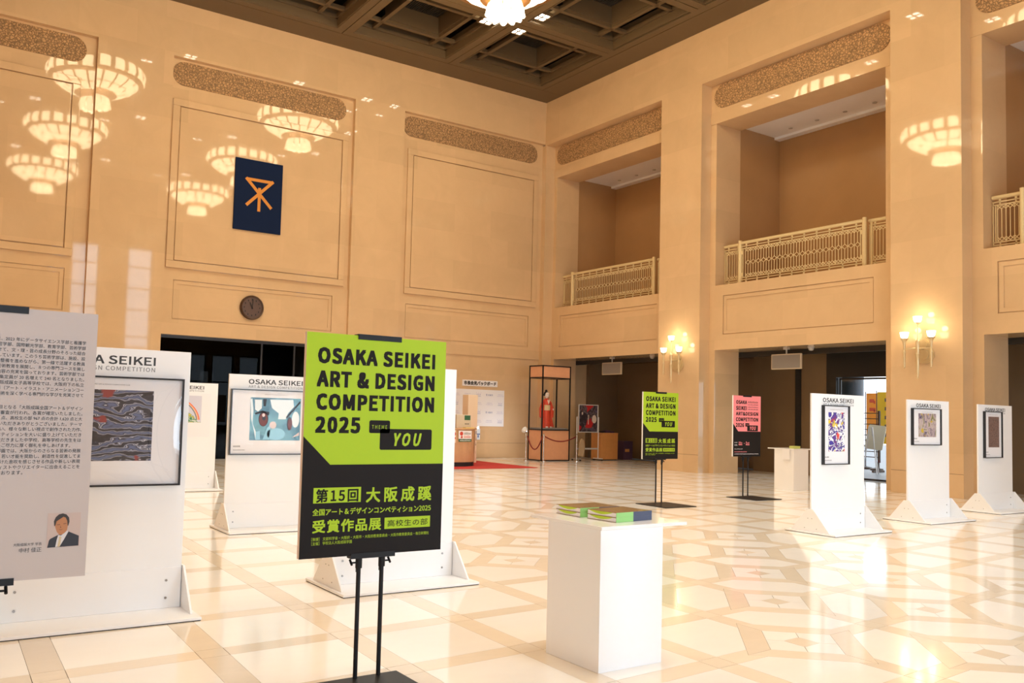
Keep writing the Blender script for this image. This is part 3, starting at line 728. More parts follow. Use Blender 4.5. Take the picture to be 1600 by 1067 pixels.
for x, y in lights:
    for sx, sy in ((1, 1), (1, -1), (-1, 1), (-1, -1)):
        if (sx, sy) in ((1, -1), (-1, 1)) and (x, y) != (-4.6, -4.35): continue
        px, py = x+sx*(BW+0.30), y+sy*(BW+0.30)
        vis = (x, y) == (-4.6, -4.35)
        lab = 'square ceiling light on the %s side of the beam crossing nearest the lit chandelier' % {(1, 1): 'far', (-1, -1): 'near', (1, -1): 'right', (-1, 1): 'left'}[(sx, sy)] if vis else 'square recessed ceiling light outside the frame'
        t = thing('ceiling_light', lab, 'ceiling light', (px, py, 12.57), group='recessed lights at the beam crossing' if vis else 'recessed lights outside the frame')
        for me in (LAMP, LRM):
            o = bpy.data.objects.new(me.name, me); COL.objects.link(o); o.parent = t
        if sx*sy > 0:
            lamp('SPOT', 'ceiling_light_beam', (px, py, 12.52), P_SPOT, (1.0, 0.97, 0.92), (0, 0, 0), spot_size=math.radians(76), spot_blend=1.0, shadow_soft_size=0.1)

# ---------------------------------------------------------------- wall sconces
def sconce(y, label):
    t = thing('wall_sconce', label, 'wall lamp', (0, y, 3.12))
    b = MB()
    for z, r in ((0.10, 0.14), (-0.12, 0.20)):
        for k, (f, d) in enumerate(((1, 0.03), (0.8, 0.05), (0.55, 0.07))): b.tube((-0.001, -0.02, z), (-d, -0.02, z), r*f, 24)
    b.build('backplate', M['sconce'], t, smooth=True)
    X = -0.26
    b = MB(); b.tube((-0.05, -0.0, 0.0), (X, 0, 0.0), 0.022, 12); b.build('bracket', M['sconce'], t)
    b = MB()
    b.lathe([(0.004, -0.66), (0.022, -0.63), (0.012, -0.60), (0.026, -0.56), (0.034, -0.30), (0.036, -0.14), (0.044, -0.13), (0.044, -0.10), (0.034, -0.09), (0.038, 0.0), (0.040, 0.12), (0.046, 0.13), (0.046, 0.16), (0.03, 0.20), (0.018, 0.22)], 14, (X, 0, 0))
    b.lathe([(0.010, 0.2), (0.010, 0.50), (0.03, 0.52), (0.075, 0.55), (0.07, 0.56), (0.001, 0.555)], 14, (X, 0, 0))
    b.build('centre_stem', M['sconce'], t, smooth=True)
    b = MB(); b.tube((X, -0.29, 0.0), (X, 0.29, 0.0), 0.018, 10); b.build('cross_arm', M['sconce'], t)
    for s in (-1, 1):
        b = MB()
        b.lathe([(0.004, -0.42), (0.018, -0.40), (0.014, -0.37), (0.024, -0.34), (0.026, -0.10), (0.032, -0.09), (0.032, -0.05), (0.024, -0.04), (0.026, 0.09), (0.032, 0.10), (0.030, 0.14), (0.055, 0.19), (0.085, 0.215), (0.085, 0.225), (0.001, 0.215)], 14, (X, s*0.29, 0))
        b.build('candle_arm', M['sconce'], t, smooth=True)
    for yy, z in ((0, 0.60), (-0.29, 0.275), (0.29, 0.275)):
        b = MB(); b.lathe([(0.03, -0.045), (0.062, -0.03), (0.078, 0.01), (0.085, 0.055), (0.09, 0.085), (0.084, 0.085), (0.05, 0.0), (0.03, -0.03)], 14, (X, yy, z))
        b.ball((X, yy, z+0.02), 0.055, 10, 6)
        b.build('glass_shade', M['bulb'], t, smooth=True)
        lamp('POINT', 'sconce_bulb', (X-0.02, y+yy, 3.12+z+0.17), 3.2, (1.0, 0.79, 0.50), shadow_soft_size=0.06)
    return t
sconce(-6.28, 'three-armed brass wall lamp on the far column, behind the small green poster')
sconce(-13.32, 'three-armed brass wall lamp on the near column at right, above the picture panels')

# ---------------------------------------------------------------- balcony railings
def baluster_mesh(name, p, z0, z1, mid):
    b = MB(); r = 0.0085
    for s in (0.0,):
        pass
    top, bot = z1-0.0, z0+0.0
    h = 0.085
    c = (0, 0)
    if mid:
        zm = (z0+z1)/2
        b.tube((0, -p/4, bot), (0, -p/4, zm-h*0.7), r, 6); b.tube((0, -p/4, zm+h*0.7), (0, -p/4, top), r, 6)
        b.tube((0, p/4, bot), (0, p/4, top), r, 6)
        for s in (-1, 1):
            b.tube((0, -p/4, zm-h*0.7), (0, -p/4+s*p*0.42, zm), r, 6); b.tube((0, -p/4, zm+h*0.7), (0, -p/4+s*p*0.42, zm), r, 6)
    else:
        b.tube((0, -p/4, bot), (0, -p/4, top), r, 6); b.tube((0, p/4, bot), (0, p/4, top), r, 6)
    for zz, d in ((top, 1), (bot, -1)):
        b.tube((0, -p/4, zz), (0, -p/4-p/2, zz+d*h), r, 6); b.tube((0, -p/4, zz), (0, p/4, zz+d*h), r, 6)
        b.tube((0, p/4, zz), (0, p/4, zz+d*h), r, 6)
        b.tube((0, -p/4-p*0.5, zz+d*h*0.0), (0, -p/4, zz+d*h), r, 6); b.tube((0, p/4, zz), (0, -p/4, zz+d*h), r, 6)
    me = b.mesh(name); me.materials.append(M['rail']); return me
PITCH_M, PITCH_S = 0.168, 0.165
BM = baluster_mesh('baluster', PITCH_M, 0.27, 0.86, True)
BS = baluster_mesh('side_baluster', PITCH_S, 0.27, 0.86, False)
def rail_section(t, x, ya, yb, me, pitch):
    """one lattice panel between the y positions ya > yb"""
    b = MB(); r = 0.012
    for z in (0.10, 0.165, 0.955, 1.02): b.box(x-r, x+r, yb, ya, z-0.010, z+0.010)
    for y in (ya-0.02, yb+0.02): b.box(x-r, x+r, y-0.010, y+0.010, 0.10, 1.02)
    for y in (ya-0.07, yb+0.07): b.box(x-r, x+r, y-0.008, y+0.008, 0.165, 0.955)
    n = max(2, int((ya-yb)/0.34))
    for i in range(n):
        y = ya-(ya-yb)*(i+0.5)/n
        b.box(x-r, x+r, y-0.02, y+0.02, 0.0, 0.10); b.box(x-r, x+r, y-0.02, y+0.02, 1.02, 1.10)
        b.box(x-r, x+r, y-0.012, y+0.012, 0.10, 0.165); b.box(x-r, x+r, y-0.012, y+0.012, 0.955, 1.02)
    b.build('lattice_frame', M['rail'], t)
    n = int(round((ya-yb-0.16)/pitch)); y0 = (ya+yb)/2-(n-1)*pitch/2
    for i in range(n):
        o = bpy.data.objects.new(me.name, me); COL.objects.link(o); o.parent = t; o.location = (x, y0+i*pitch, 0)
    b = MB(); b.tube((x, ya, 1.12), (x, yb, 1.12), 0.042, 12); b.build('handrail', M['rail'], t, smooth=True)
def railing(o0, o1, label, clip=None):
    t = thing('balcony_railing', label, 'railing', (0.62, 0, 5.2))
    m0, m1 = o0-0.66, o1+0.66
    rail_section(t, 0.14, o0-0.01, m0+0.03, BS, PITCH_S)
    rail_section(t, 0.0, m0-0.03, m1+0.03, BM, PITCH_M)
    rail_section(t, 0.14, m1-0.03, o1+0.01, BS, PITCH_S)
    for y in (m0, m1):
        b = MB(); b.tube((0, y, 0), (0, y, 1.19), 0.05, 14); b.build('post', M['rail'], t, smooth=True)
        b = MB(); b.tube((0.14, y+(0.09 if y == m0 else -0.09), 0), (0.14, y+(0.09 if y == m0 else -0.09), 1.13), 0.03, 12); b.build('back_post', M['rail'], t, smooth=True)
    for y, s in ((m0, -1), (m1, 1)):
        b = MB()
        for z in (0.25, 0.85): b.box(-0.015, 0.015, y, y+s*0.1, z-0.05, z+0.05)
        b.build('bracket', M['rail'], t)
railing(-0.2, -5.35, 'cream metal lattice railing of the far balcony, next to the corner of the hall')
railing(-7.265, -12.22, 'cream metal lattice railing of the middle balcony')
railing(-14.345, -19.4, 'cream metal lattice railing of the nearest balcony, cut off by the right edge')

# ---------------------------------------------------------------- banner and clock on the left wall
t = thing('wall_banner', 'navy blue banner with a golden emblem hanging high on the left wall', 'banner', (-10.27, 0.09, 6.46))
b = MB(); b.box(-0.70, 0.70, -0.05, 0.0, 0, 2.04); b.build('cloth', M['navy'], t, bevel=0.01)
b = MB()
def strip(b, p, q, wd, y0, y1):
    p = Vector(p); q = Vector(q); d = (q-p).normalized(); n = Vector((-d.y, d.x))*wd/2
    pts = [p+n, p-n, q-n, q+n]
    b.prism([(v.x, v.y) for v in pts], 1, y0, y1)
c = (0.03, 1.06)
for k, (p, q) in enumerate((((-0.40, 1.49), (0.40, 1.49)), ((-0.40, 1.52), (0.37, 0.73)), ((0.40, 1.52), (-0.37, 0.74)), ((0.0, 1.28), (0.0, 0.60)))):
    strip(b, (p[0]+0.02, p[1]-0.02), (q[0]+0.02, q[1]-0.02), 0.085, -0.058-0.001*k, -0.05)
b.build('emblem', M['gold'], t)
t = thing('wall_clock', 'round dark bronze clock on the left wall above the dark doorway', 'clock', (-10.31, 0.13, 4.285))
b = MB(); b.lathe([(0.001, 0.0), (0.345, 0.0), (0.345, 0.05), (0.325, 0.075), (0.29, 0.06)], 40)
o = b.build('clock_rim', M['bronze'], t, smooth=True); o.rotation_euler = (math.pi/2, 0, 0)
b = MB(); b.lathe([(0.001, 0.045), (0.295, 0.045)], 40); o = b.build('clock_face', plain('brown clock dial', lin((92, 70, 58)), 0.35, 0.2), t); o.rotation_euler = (math.pi/2, 0, 0)
b = MB()
for k in range(12):
    a = math.radians(30*k); b.box(0.225*math.sin(a)-0.014, 0.225*math.sin(a)+0.014, -0.052, -0.046, 0.225*math.cos(a)-0.022, 0.225*math.cos(a)+0.022)
b.build('hour_marks', M['bronze_dark'], t)
for nm, ang, ln, wd in (('hour_hand', -24, 0.16, 0.035), ('minute_hand', 6, 0.24, 0.03)):
    b = MB(); b.prism([(-wd/2, -0.04), (wd/2, -0.04), (wd/3, ln), (-wd/3, ln)], 1, -0.062, -0.056); o = b.build(nm, M['bronze_dark'], t); o.rotation_euler = (0, math.radians(ang), 0)
# ---------------------------------------------------------------- poster stands
def stand_base(t, w_, h_, zb, clamp_w, pole_dx=0.0, plate=True):
    """black stand: plate, two poles, top and bottom clamps. origin = floor below the middle of the board front"""
    if plate:
        b = MB(); b.box(-0.53, 0.20, -0.66, 0.05, 0.0, 0.012); b.build('base_plate', M['black_metal'], t, bevel=0.004)
    for s in (-1, 1):
        b = MB(); b.tube((pole_dx+s*0.072, 0.030, 0.012), (pole_dx+s*0.072, 0.030, zb-0.02), 0.0125, 14); b.tube((pole_dx+s*0.072, 0.045, zb-0.10), (pole_dx+s*0.072, 0.045, zb+h_-0.03), 0.010, 12)
        b.build('pole', M['black_metal'], t, smooth=True)
        b = MB(); b.tube((pole_dx+s*0.072, 0.030, zb-0.075), (pole_dx+s*0.072, 0.030, zb-0.005), 0.019, 14)
        b.tube((pole_dx+s*0.09, 0.03, zb-0.045), (pole_dx+s*0.125, 0.03, zb-0.045), 0.005, 8); b.tube((pole_dx+s*0.12, 0.018, zb-0.055), (pole_dx+s*0.12, 0.045, zb-0.03), 0.007, 8)
        b.build('height_knob', M['black_metal'], t)
    b = MB(); b.box(-clamp_w/2, clamp_w/2, -0.004, 0.05, zb-0.018, zb-0.001); b.box(-clamp_w/2, clamp_w/2, -0.006, -0.001, zb-0.018, zb+0.012); b.build('lower_clamp', M['black_metal'], t)
    b = MB(); b.box(-clamp_w/2, clamp_w/2, -0.006, 0.05, zb+h_+0.001, zb+h_+0.008); b.box(-clamp_w/2, clamp_w/2, -0.008, -0.002, zb+h_-0.022, zb+h_+0.008); b.build('upper_clamp', M['black_metal'], t)

def poster_stand(x, y, w_, h_, zb, scheme, label, group=None):
    t = thing('poster_stand', label, 'poster stand', (x, y, 0), group)
    stand_base(t, w_, h_, zb, w_*0.31)
    b = MB(); b.box(-w_/2, w_/2, 0.0, 0.028, zb, zb+h_); brd = b.build('board', M['foam'] if scheme == 'lime_big' else M['white'], t)
    bg = M['pink'] if scheme == 'pink' else M['lime']
    U = lambda u: -w_/2+u*w_
    V = lambda v: zb+h_*(1-v)
    y1, y2, y3 = -0.0008, -0.0014, -0.0020
    b = MB(); quad(b, U(0), U(1), V(1), V(0), y1); b.build('coloured_print', bg, brd)
    b = MB(); poly(b, [(U(0), V(1)), (U(1), V(1)), (U(1), V(0.589)), (U(0.183), V(0.589)), (U(0), V(0.463))], y2); b.build('dark_field', M['ink'], brd)
    def tx(body, u0, u1, v0, v1, yy, mat, bold=0.0, sp=1.0, sh=0.0):
        q = MB(); text_into(q, body, U(u0), U(u1), V(v1), V(v0), yy, bold, sp, sh); return q.build('text_line', mat, brd)
    def rrect(mat, u0, u1, v0, v1, yy):
        bb = MB()
        x0, x1, z0, z1 = U(u0), U(u1), V(v1), V(v0); r = 0.010; pts = []
        for cx, cz, a in ((x1-r, z1-r, 0), (x0+r, z1-r, 90), (x0+r, z0+r, 180), (x1-r, z0+r, 270)):
            for k in range(4): pts.append((cx+r*math.cos(math.radians(a+30*k)), cz+r*math.sin(math.radians(a+30*k))))
        poly(bb, pts, yy); return bb.build('text_box', mat, brd)
    def qbox(mat, u0, u1, v0, v1, yy):
        bb = MB(); quad(bb, U(u0), U(u1), V(v1), V(v0), yy); return bb.build('text_box', mat, brd)
    b, c, d = M['ink'], bg, M['ink']
    if scheme != 'pink':
        tx('OSAKA SEIKEI', 0.082, 0.911, 0.068, 0.134, y2, b, 0.019, 1.06)
        tx('ART & DESIGN', 0.080, 0.911, 0.172, 0.239, y2, b, 0.019, 1.06)
        tx('COMPETITION', 0.082, 0.912, 0.275, 0.342, y2, b, 0.019, 1.06)
        tx('2025', 0.081, 0.374, 0.378, 0.445, y2, b, 0.019, 1.08)
        rrect(M['ink'], 0.443, 0.592, 0.387, 0.446, y2); rrect(M['ink'], 0.521, 0.907, 0.426, 0.523, y2)
        tx('THEME', 0.462, 0.571, 0.409, 0.426, y3, c, 0.0, 1.15); tx('YOU', 0.611, 0.825, 0.446, 0.504, y3, c, 0.012, 1.15, 0.22)
        qbox(bg, 0.079, 0.400, 0.691, 0.759, y3); qbox(bg, 0.574, 0.912, 0.836, 0.888, y3)
        tx('大阪成蹊', 0.439, 0.913, 0.696, 0.762, y3, c, 0.010, 1.15)
        tx('全国アート＆デザインコンペティション2025', 0.078, 0.914, 0.784, 0.813, y3, c, 0.008)
        tx('受賞作品展', 0.082, 0.547, 0.834, 0.889, y3, c, 0.011, 1.05)
        tx('［後援］ 文部科学省・大阪府・大阪市・大阪府教育委員会・大阪市教育委員会・毎日新聞社', 0.077, 0.905, 0.909, 0.924, y3, c)
        tx('［主催］ 学校法人大阪成蹊学園', 0.078, 0.348, 0.928, 0.943, y3, c)
        tx('第15回', 0.098, 0.380, 0.698, 0.755, -0.0026, d, 0.010, 1.1); tx('高校生の部', 0.596, 0.892, 0.848, 0.878, -0.0026, d, 0.006, 1.12)
    else:
        tx('OSAKA', 0.105, 0.485, 0.08, 0.135, y2, b, 0.02, 1.04); tx('SEIKEI', 0.105, 0.475, 0.175, 0.235, y2, b, 0.02, 1.04)
        tx('ART&DESIGN', 0.10, 0.90, 0.27, 0.325, y2, b, 0.02, 1.04); tx('COMPETITION', 0.10, 0.90, 0.362, 0.42, y2, b, 0.02, 1.04); tx('2026', 0.10, 0.38, 0.455, 0.515, y2, b, 0.02, 1.06)
        q = MB()
        for v, hh, n in ((0.083, 0.032, 9), (0.135, 0.018, 12), (0.175, 0.018, 14), (0.212, 0.018, 12)): scribble(q, U(0.525), U(0.905), V(v+hh), V(v), y2, n)
        tag(q.build('small_print', M['ink'], brd), kind='stuff')
        rrect(M['ink'], 0.435, 0.58, 0.452, 0.508, y2); rrect(M['ink'], 0.505, 0.90, 0.487, 0.583, y2)
        tx('THEME', 0.455, 0.56, 0.472, 0.488, y3, c); tx('YOU', 0.59, 0.82, 0.505, 0.562, y3, c, 0.012, 1.1, 0.2)
        q = MB(); scribble(q, U(0.20), U(0.34), V(0.815), V(0.755), y3, 3); scribble(q, U(0.46), U(0.60), V(0.815), V(0.755), y3, 3); quad(q, U(0.39), U(0.42), V(0.79), V(0.783), y3); scribble(q, U(0.05), U(0.5), V(0.930), V(0.915), y3, 18)
        tag(q.build('small_print', bg, brd), kind='stuff')
        q = MB()
        for u1, v, hh, n in ((0.16, 0.765, 0.012, 4), (0.16, 0.80, 0.022, 4), (0.35, 0.87, 0.012, 9), (0.93, 0.952, 0.012, 34)): scribble(q, U(0.05), U(u1), V(v+hh), V(v), y3, n)
        tag(q.build('small_print', M['paper'], brd), kind='stuff')
    return t
poster_stand(-16.092, -19.12, 0.885, 1.222, 0.690, 'lime_big', 'large lime green and charcoal competition poster on a black two-pole stand in the foreground')
poster_stand(-7.160, -12.62, 0.862, 1.168, 0.771, 'lime', 'small distant lime green competition poster on a black stand in front of the far column')
poster_stand(-4.432, -12.27, 0.812, 1.186, 0.783, 'pink', 'pink and charcoal competition poster on a black stand with a square base plate')

# statement board at the left edge
t = thing('statement_stand', 'mauve grey board of Japanese text and a portrait photo, at the left edge', 'poster stand', (-18.055, -19.30, 0))
stand_base(t, 0.86, 1.175, 0.722, 0.29)
b = MB(); b.box(-0.43, 0.43, 0.0, 0.028, 0.722, 1.897); brd = b.build('board', M['statement'], t)
LINES = ['大阪成蹊大学は、2023 年にデータサイエンス学部と看護学', '部を開設し、経営学部、国際観光学部、教育学部、芸術学部', 'の各学部と合わせて、文・理・芸の成長分野のそろった総合', '大学へと大きく発展しています。このうち芸術学部は、施設、設',
 '備を含めて学ぶ環境の整備を進めながら、第一線で活躍する教員', 'による総合的な芸術教育を展開し、８つの専門コースを擁し', 'てその教育内容の充実を図っております。芸術学部では', '年度入試から募集定員が 20 名増えて 240 名となりました。',
 'また、併設の大阪成蹊女子高等学校では、大阪府下の私立', '校として唯一の美術科（アート・イラスト・アニメーションコー', 'ス）を設置し、美術を深く学べる専門的な学びを充実させて', 'います。',
 '全国で第 15 回目となる「大阪成蹊全国アート＆デザイン', 'コンペティション」の審査が行われ、各賞が確定いたしました。', '中学生の部 653 点、高校生の部 967 点の合計 1,620 点と大', '変多くのご応募をいただきありがとうございました。テーマ',
 '「YOU」にふさわしい、様々な新しい視点で創作された力作、', 'が揃い、本コンペティションを大いに盛り上げていただき', 'ご指導いただきました中学校、高等学校の先生をは', 'じめ多くの方々のご尽力に厚く御礼を申しあげます。',
 '大阪成蹊学園では、大阪からのさらなる芸術の発展', 'をめざして、若い才能を奨励し、創造性を促進してま', '、未来に向けた息吹を感じさせる作品や新しい表現', 'る若いアーティストやクリエイターに出会えることを', 'しております。']
ENDX = {11: -18.01, 19: -17.715, 24: -17.90}
b = MB()
for k, s in enumerate(LINES):
    z = 1.761-k*(1.761-1.196)/24.0-(0.012 if k >= 12 else 0)
    xe = ENDX.get(k, -17.671)+18.055
    text_into(b, s, -0.42, xe, z-0.0075, z+0.0095, -0.0015, 0.002, 1.0, keep='r')
text_into(b, '大阪成蹊大学 学長', -0.05, -17.808+18.055, 0.868, 0.881, -0.0015, 0.0, keep='r')
text_into(b, '中村 佳正', -0.05, -17.808+18.055, 0.840, 0.860, -0.0015, 0.002, keep='r')
b.build('lettering', M['darktext'], brd)
# portrait photo, a flat print
px0, px1, pz0, pz1 = -17.790+18.055, -17.655+18.055, 0.855, 1.005
pw, ph = px1-px0, pz1-pz0
def pp(u, v): return (px0+u*pw, pz0+v*ph)
ph_o = MB(); quad(ph_o, px0, px1, pz0, pz1, -0.0012); ph_o = ph_o.build('portrait_photo', M['photobg'], brd)
def flat(name, pts, mat, y):
    b = MB(); poly(b, [pp(u, v) for u, v in pts], y); return b.build(name, mat, brd)
flat('printed_suit', [(0.03, 0.0), (0.07, 0.20), (0.10, 0.25), (0.33, 0.36), (0.62, 0.46), (0.97, 0.31), (0.97, 0.02)], M['suit'], -0.0016)
flat('printed_shirt', [(0.27, 0.01), (0.30, 0.20), (0.34, 0.36), (0.42, 0.34), (0.62, 0.48), (0.64, 0.44), (0.52, 0.22), (0.40, 0.02)], plain('printed shirt', lin((205, 200, 200)), 0.5), -0.0020)
flat('printed_tie', [(0.33, 0.01), (0.37, 0.26), (0.36, 0.30), (0.41, 0.32), (0.45, 0.28), (0.43, 0.24), (0.42, 0.10), (0.40, 0.02)], M['tie'], -0.0024)
flat('printed_face', [(0.38, 0.36), (0.30, 0.44), (0.25, 0.56), (0.22, 0.66), (0.24, 0.78), (0.34, 0.90), (0.50, 0.92), (0.60, 0.82), (0.62, 0.66), (0.60, 0.50), (0.54, 0.42), (0.46, 0.37)], M['skin'], -0.0022)
flat('printed_hair', [(0.21, 0.62), (0.19, 0.76), (0.24, 0.88), (0.33, 0.96), (0.45, 0.985), (0.56, 0.95), (0.64, 0.86), (0.66, 0.74), (0.63, 0.62), (0.61, 0.62), (0.59, 0.76), (0.54, 0.86), (0.47, 0.885), (0.38, 0.83), (0.27, 0.76), (0.24, 0.64)], M['printhair'], -0.0026)
flat('printed_brows', [(0.28, 0.665), (0.38, 0.675), (0.38, 0.655), (0.29, 0.645)], M['lid'], -0.0030); flat('printed_brows', [(0.47, 0.69), (0.57, 0.70), (0.57, 0.68), (0.48, 0.67)], M['lid'], -0.0030)
flat('printed_mouth', [(0.35, 0.52), (0.42, 0.515), (0.48, 0.535), (0.43, 0.50), (0.38, 0.50)], M['lid'], -0.0030)
flat('printed_nose', [(0.395, 0.64), (0.42, 0.56), (0.385, 0.565)], M['lid'], -0.0029)

# ---------------------------------------------------------------- white picture panels
def panel(xc, yc, label, frame=None, art_mat=None, header=True, pane=None, caption=True, art_rect=None, front=True):
    t = thing('exhibition_board', label, 'display panel', (xc, yc, 0))
    b = MB(); b.box(-0.65, 0.65, -0.40, 0.37, 0.006, 0.026); b.build('base_board', M['white'], t, bevel=0.003)
    b = MB(); b.box(-0.645, 0.645, -0.395, 0.365, 0.0, 0.006); b.build('base_pad', M['rubber'], t)
    b = MB(); b.box(-0.6, 0.6, -0.012, 0.012, 0.0265, 1.885); pn = b.build('upright', M['white'], t, bevel=0.002)
    b = MB(); b.box(-0.595, 0.595, -0.026, -0.0125, 0.0265, 0.315); fp = b.build('foot_plate', M['white'], t, bevel=0.002)
    for sx in (-1, 1):
        for z in (0.10, 0.225):
            b = MB(); b.tube((sx*0.49, -0.026, z), (sx*0.49, -0.031, z), 0.009, 10); b.tube((sx*0.49, -0.031, z), (sx*0.49, -0.033, z), 0.005, 8); b.build('screw', M['screw'], fp)
        b = MB(); x0, x1 = (sx*0.6+sx*0.0015, sx*0.6+sx*0.0165)
        b.prism([(-0.29, 0.0265), (0.29, 0.0265), (0.045, 0.325), (-0.045, 0.325)], 0, min(x0, x1), max(x0, x1)); g = b.build('side_gusset', M['white'], t)
        for (yy, z) in ((-0.10, 0.07), (0.08, 0.07), (-0.03, 0.20), (0.03, 0.20)):
            b = MB(); xx = sx*0.6165; b.tube((xx, yy, z), (xx+sx*0.002, yy, z), 0.006, 8); b.build('screw', M['screw'], g)
    yf = -0.0130
    if header:
        b = MB(); text_into(b, 'OSAKA SEIKEI', -0.355, 0.345, 1.772, 1.830, yf, 0.010, 1.0); b.build('title_lettering', M['darktext'], pn)
        b = MB(); text_into(b, 'ART & DESIGN COMPETITION', -0.355, 0.345, 1.726, 1.756, yf, 0.004, 1.05); b.build('subtitle_lettering', M['greytext'], pn)
    if frame:
        x0, x1, z0, z1 = frame; D = 0.045 if pane != 'none' else 0.012
        fr = thing('picture_frame', None, None); fr.parent = t
        b = MB(); ringbox(b, x0, x1, z0, z1, 0.012, -0.013-D, -0.0135); fo = b.build('frame_moulding', M['black_frame'], fr)
        b = MB(); b.box(x0+0.012, x1-0.012, -0.013-D*0.45, -0.0135, z0+0.012, z1-0.012); sh = b.build('mount_sheet', M['paper'], fr)
        ys = -0.013-D*0.45-0.001
        ax0, ax1, az0, az1 = art_rect
        b = MB(); quad(b, ax0, ax1, az0, az1, ys); b.build('artwork', art_mat, fr)
        b = MB(); cxm = (x0+x1)/2
        text_into(b, 'OSAKA SEIKEI ART & DESIGN COMPETITION 2025', cxm-0.13, cxm+0.17, z1-0.062, z1-0.054, ys)
        if caption:
            scribble(b, x0+0.05, x0+0.14, z0+0.095, z0+0.115, ys, 5); scribble(b, x0+0.05, x0+0.2, z0+0.055, z0+0.066, ys, 12)
        b.build('caption_lettering', M['darktext'], fr)
        if pane == 'bulge':
            b = MB(); n, m_ = 24, 16; vs = []; yb_ = -0.013-D+0.006
            for j in range(m_+1):
                for i in range(n+1):
                    u, v = i/n, j/m_
                    k = (math.sin(math.pi*u)**0.7)*(math.sin(math.pi*v)**0.7)
                    vs.append((x0+0.012+u*(x1-x0-0.024), yb_-0.034*k, z0+0.012+v*(z1-z0-0.024)))
            b.add(vs, [(j*(n+1)+i, j*(n+1)+i+1, (j+1)*(n+1)+i+1, (j+1)*(n+1)+i) for j in range(m_) for i in range(n)])
            b.build('acrylic_pane', M['pane_strong'], fr, smooth=True)
        elif pane != 'none':
            b = MB(); quad(b, x0+0.012, x1-0.012, z0+0.012, z1-0.012, -0.013-D+0.004); b.build('acrylic_pane', M['pane'], fr)
    return t
P1 = panel(-17.185, -17.02, 'large white panel at left with a dark wave print, half hidden by the statement board', (-0.545, 0.55, 0.91, 1.683), M['art_wave'], pane='bulge', art_rect=(-0.34, 0.34, 1.088, 1.588))
P2 = panel(-14.485, -13.21, 'white panel with a framed teal picture of large eyes, left of the big green poster', (-0.575, 0.525, 0.906, 1.705), M['art_teal'], art_rect=(-0.330, 0.325, 1.083, 1.608))
P3 = panel(-14.27, -8.12, 'white panel far back with a small rainbow and meadow picture, between two nearer panels', None, None)
P4 = panel(-14.705, -16.80, 'white panel directly behind the big green poster, its picture hidden', None, None, header=False)
P5 = panel(-7.43, -16.22, 'white panel with a tall framed print of blue, yellow and white figures', (-0.385, 0.20, 0.918, 1.730), M['art_tangle'], art_rect=(-0.262, 0.105, 1.098, 1.635))
P6 = panel(-4.655, -15.95, 'white panel with a nearly square framed print of a pale path between trees', (-0.51, 0.305, 1.177, 1.755), M['art_path'], art_rect=(-0.335, 0.175, 1.307, 1.677))
P7 = panel(-1.875, -15.62, 'white panel furthest right with a narrow framed brown mosaic print', (-0.435, 0.175, 0.943, 1.767), M['art_brown'], art_rect=(-0.29, 0.085, 1.131, 1.675))
def kid(t, name): return [c for c in bpy.data.objects if c.parent == t and c.name.split('.')[0] == name][0]
# teal picture: flat printed shapes
fr2 = kid(P2, 'picture_frame'); y0 = -0.0352
def ink(name, shapes, mat, y, parent):
    b = MB()
    for s in shapes:
        if s[0] == 'd': disc(b, *s[1:5], y, 22)
        else: poly(b, s[1], y)
    return b.build(name, mat, parent)
WHT = plain('printed pale blue white', lin((232, 244, 250)), 0.4); BRN = plain('printed red brown', lin((112, 44, 34)), 0.4); BLK = plain('printed black', lin((28, 30, 40)), 0.4); PNK = plain('printed pale pink', lin((226, 208, 204)), 0.4); CYA = plain('printed pale cyan', lin((150, 205, 228)), 0.4)
def A(u, v): return (-0.330+u*0.655, 1.608-v*0.525)
ink('printed_white_shapes', [('p', [A(0.0, 0.05), A(0.03, 0.02), A(0.06, 0.3), A(0.05, 0.6), A(0.14, 0.85), A(0.12, 0.98), A(0.07, 0.7), A(0.02, 0.5)][::-1]), ('p', [A(0.08, 0.05), A(0.22, 0.05), A(0.22, 0.25), A(0.15, 0.33), A(0.09, 0.28)][::-1]),
  ('p', [A(0.38, 0.04), A(0.84, 0.03), A(0.86, 0.2), A(0.74, 0.36), A(0.70, 0.5), A(0.55, 0.5), A(0.56, 0.36), A(0.42, 0.24)][::-1]), ('d', *A(0.9, 0.5), 0.05, 0.10)], WHT, y0, fr2)
ink('printed_cyan_shapes', [('d', *A(0.52, 0.85), 0.12, 0.075), ('p', [A(0.12, 0.80), A(0.20, 0.78), A(0.21, 0.98), A(0.12, 0.99)][::-1]), ('p', [A(0.26, 0.98), A(0.34, 0.70), A(0.42, 0.62), A(0.38, 0.98)][::-1])], CYA, y0-0.0003, fr2)
ink('printed_dark_shapes', [('d', *A(0.26, 0.50), 0.062, 0.092), ('p', [A(0.09, 0.36), A(0.24, 0.30), A(0.38, 0.34), A(0.36, 0.42), A(0.24, 0.35), A(0.10, 0.40)][::-1]), ('p', [A(0.24, 0.03), A(0.31, 0.03), A(0.30, 0.2), A(0.25, 0.2)][::-1]), ('d', *A(0.78, 0.60), 0.035, 0.085), ('p', [A(0.70, 0.45), A(0.98, 0.05), A(0.99, 0.10), A(0.73, 0.48)][::-1])], BLK, y0-0.0006, fr2)
ink('printed_irises', [('d', *A(0.26, 0.51), 0.054, 0.082), ('d', *A(0.79, 0.61), 0.028, 0.07)], BRN, y0-0.0009, fr2)
ink('printed_pupils', [('d', *A(0.27, 0.48), 0.022, 0.028)], BLK, y0-0.0012, fr2)
ink('printed_highlights', [('d', *A(0.26, 0.41), 0.018, 0.022), ('d', *A(0.45, 0.64), 0.045, 0.045), ('p', [A(0.84, 0.93), A(0.98, 0.80), A(0.98, 0.88)][::-1])], PNK, y0-0.0015, fr2)
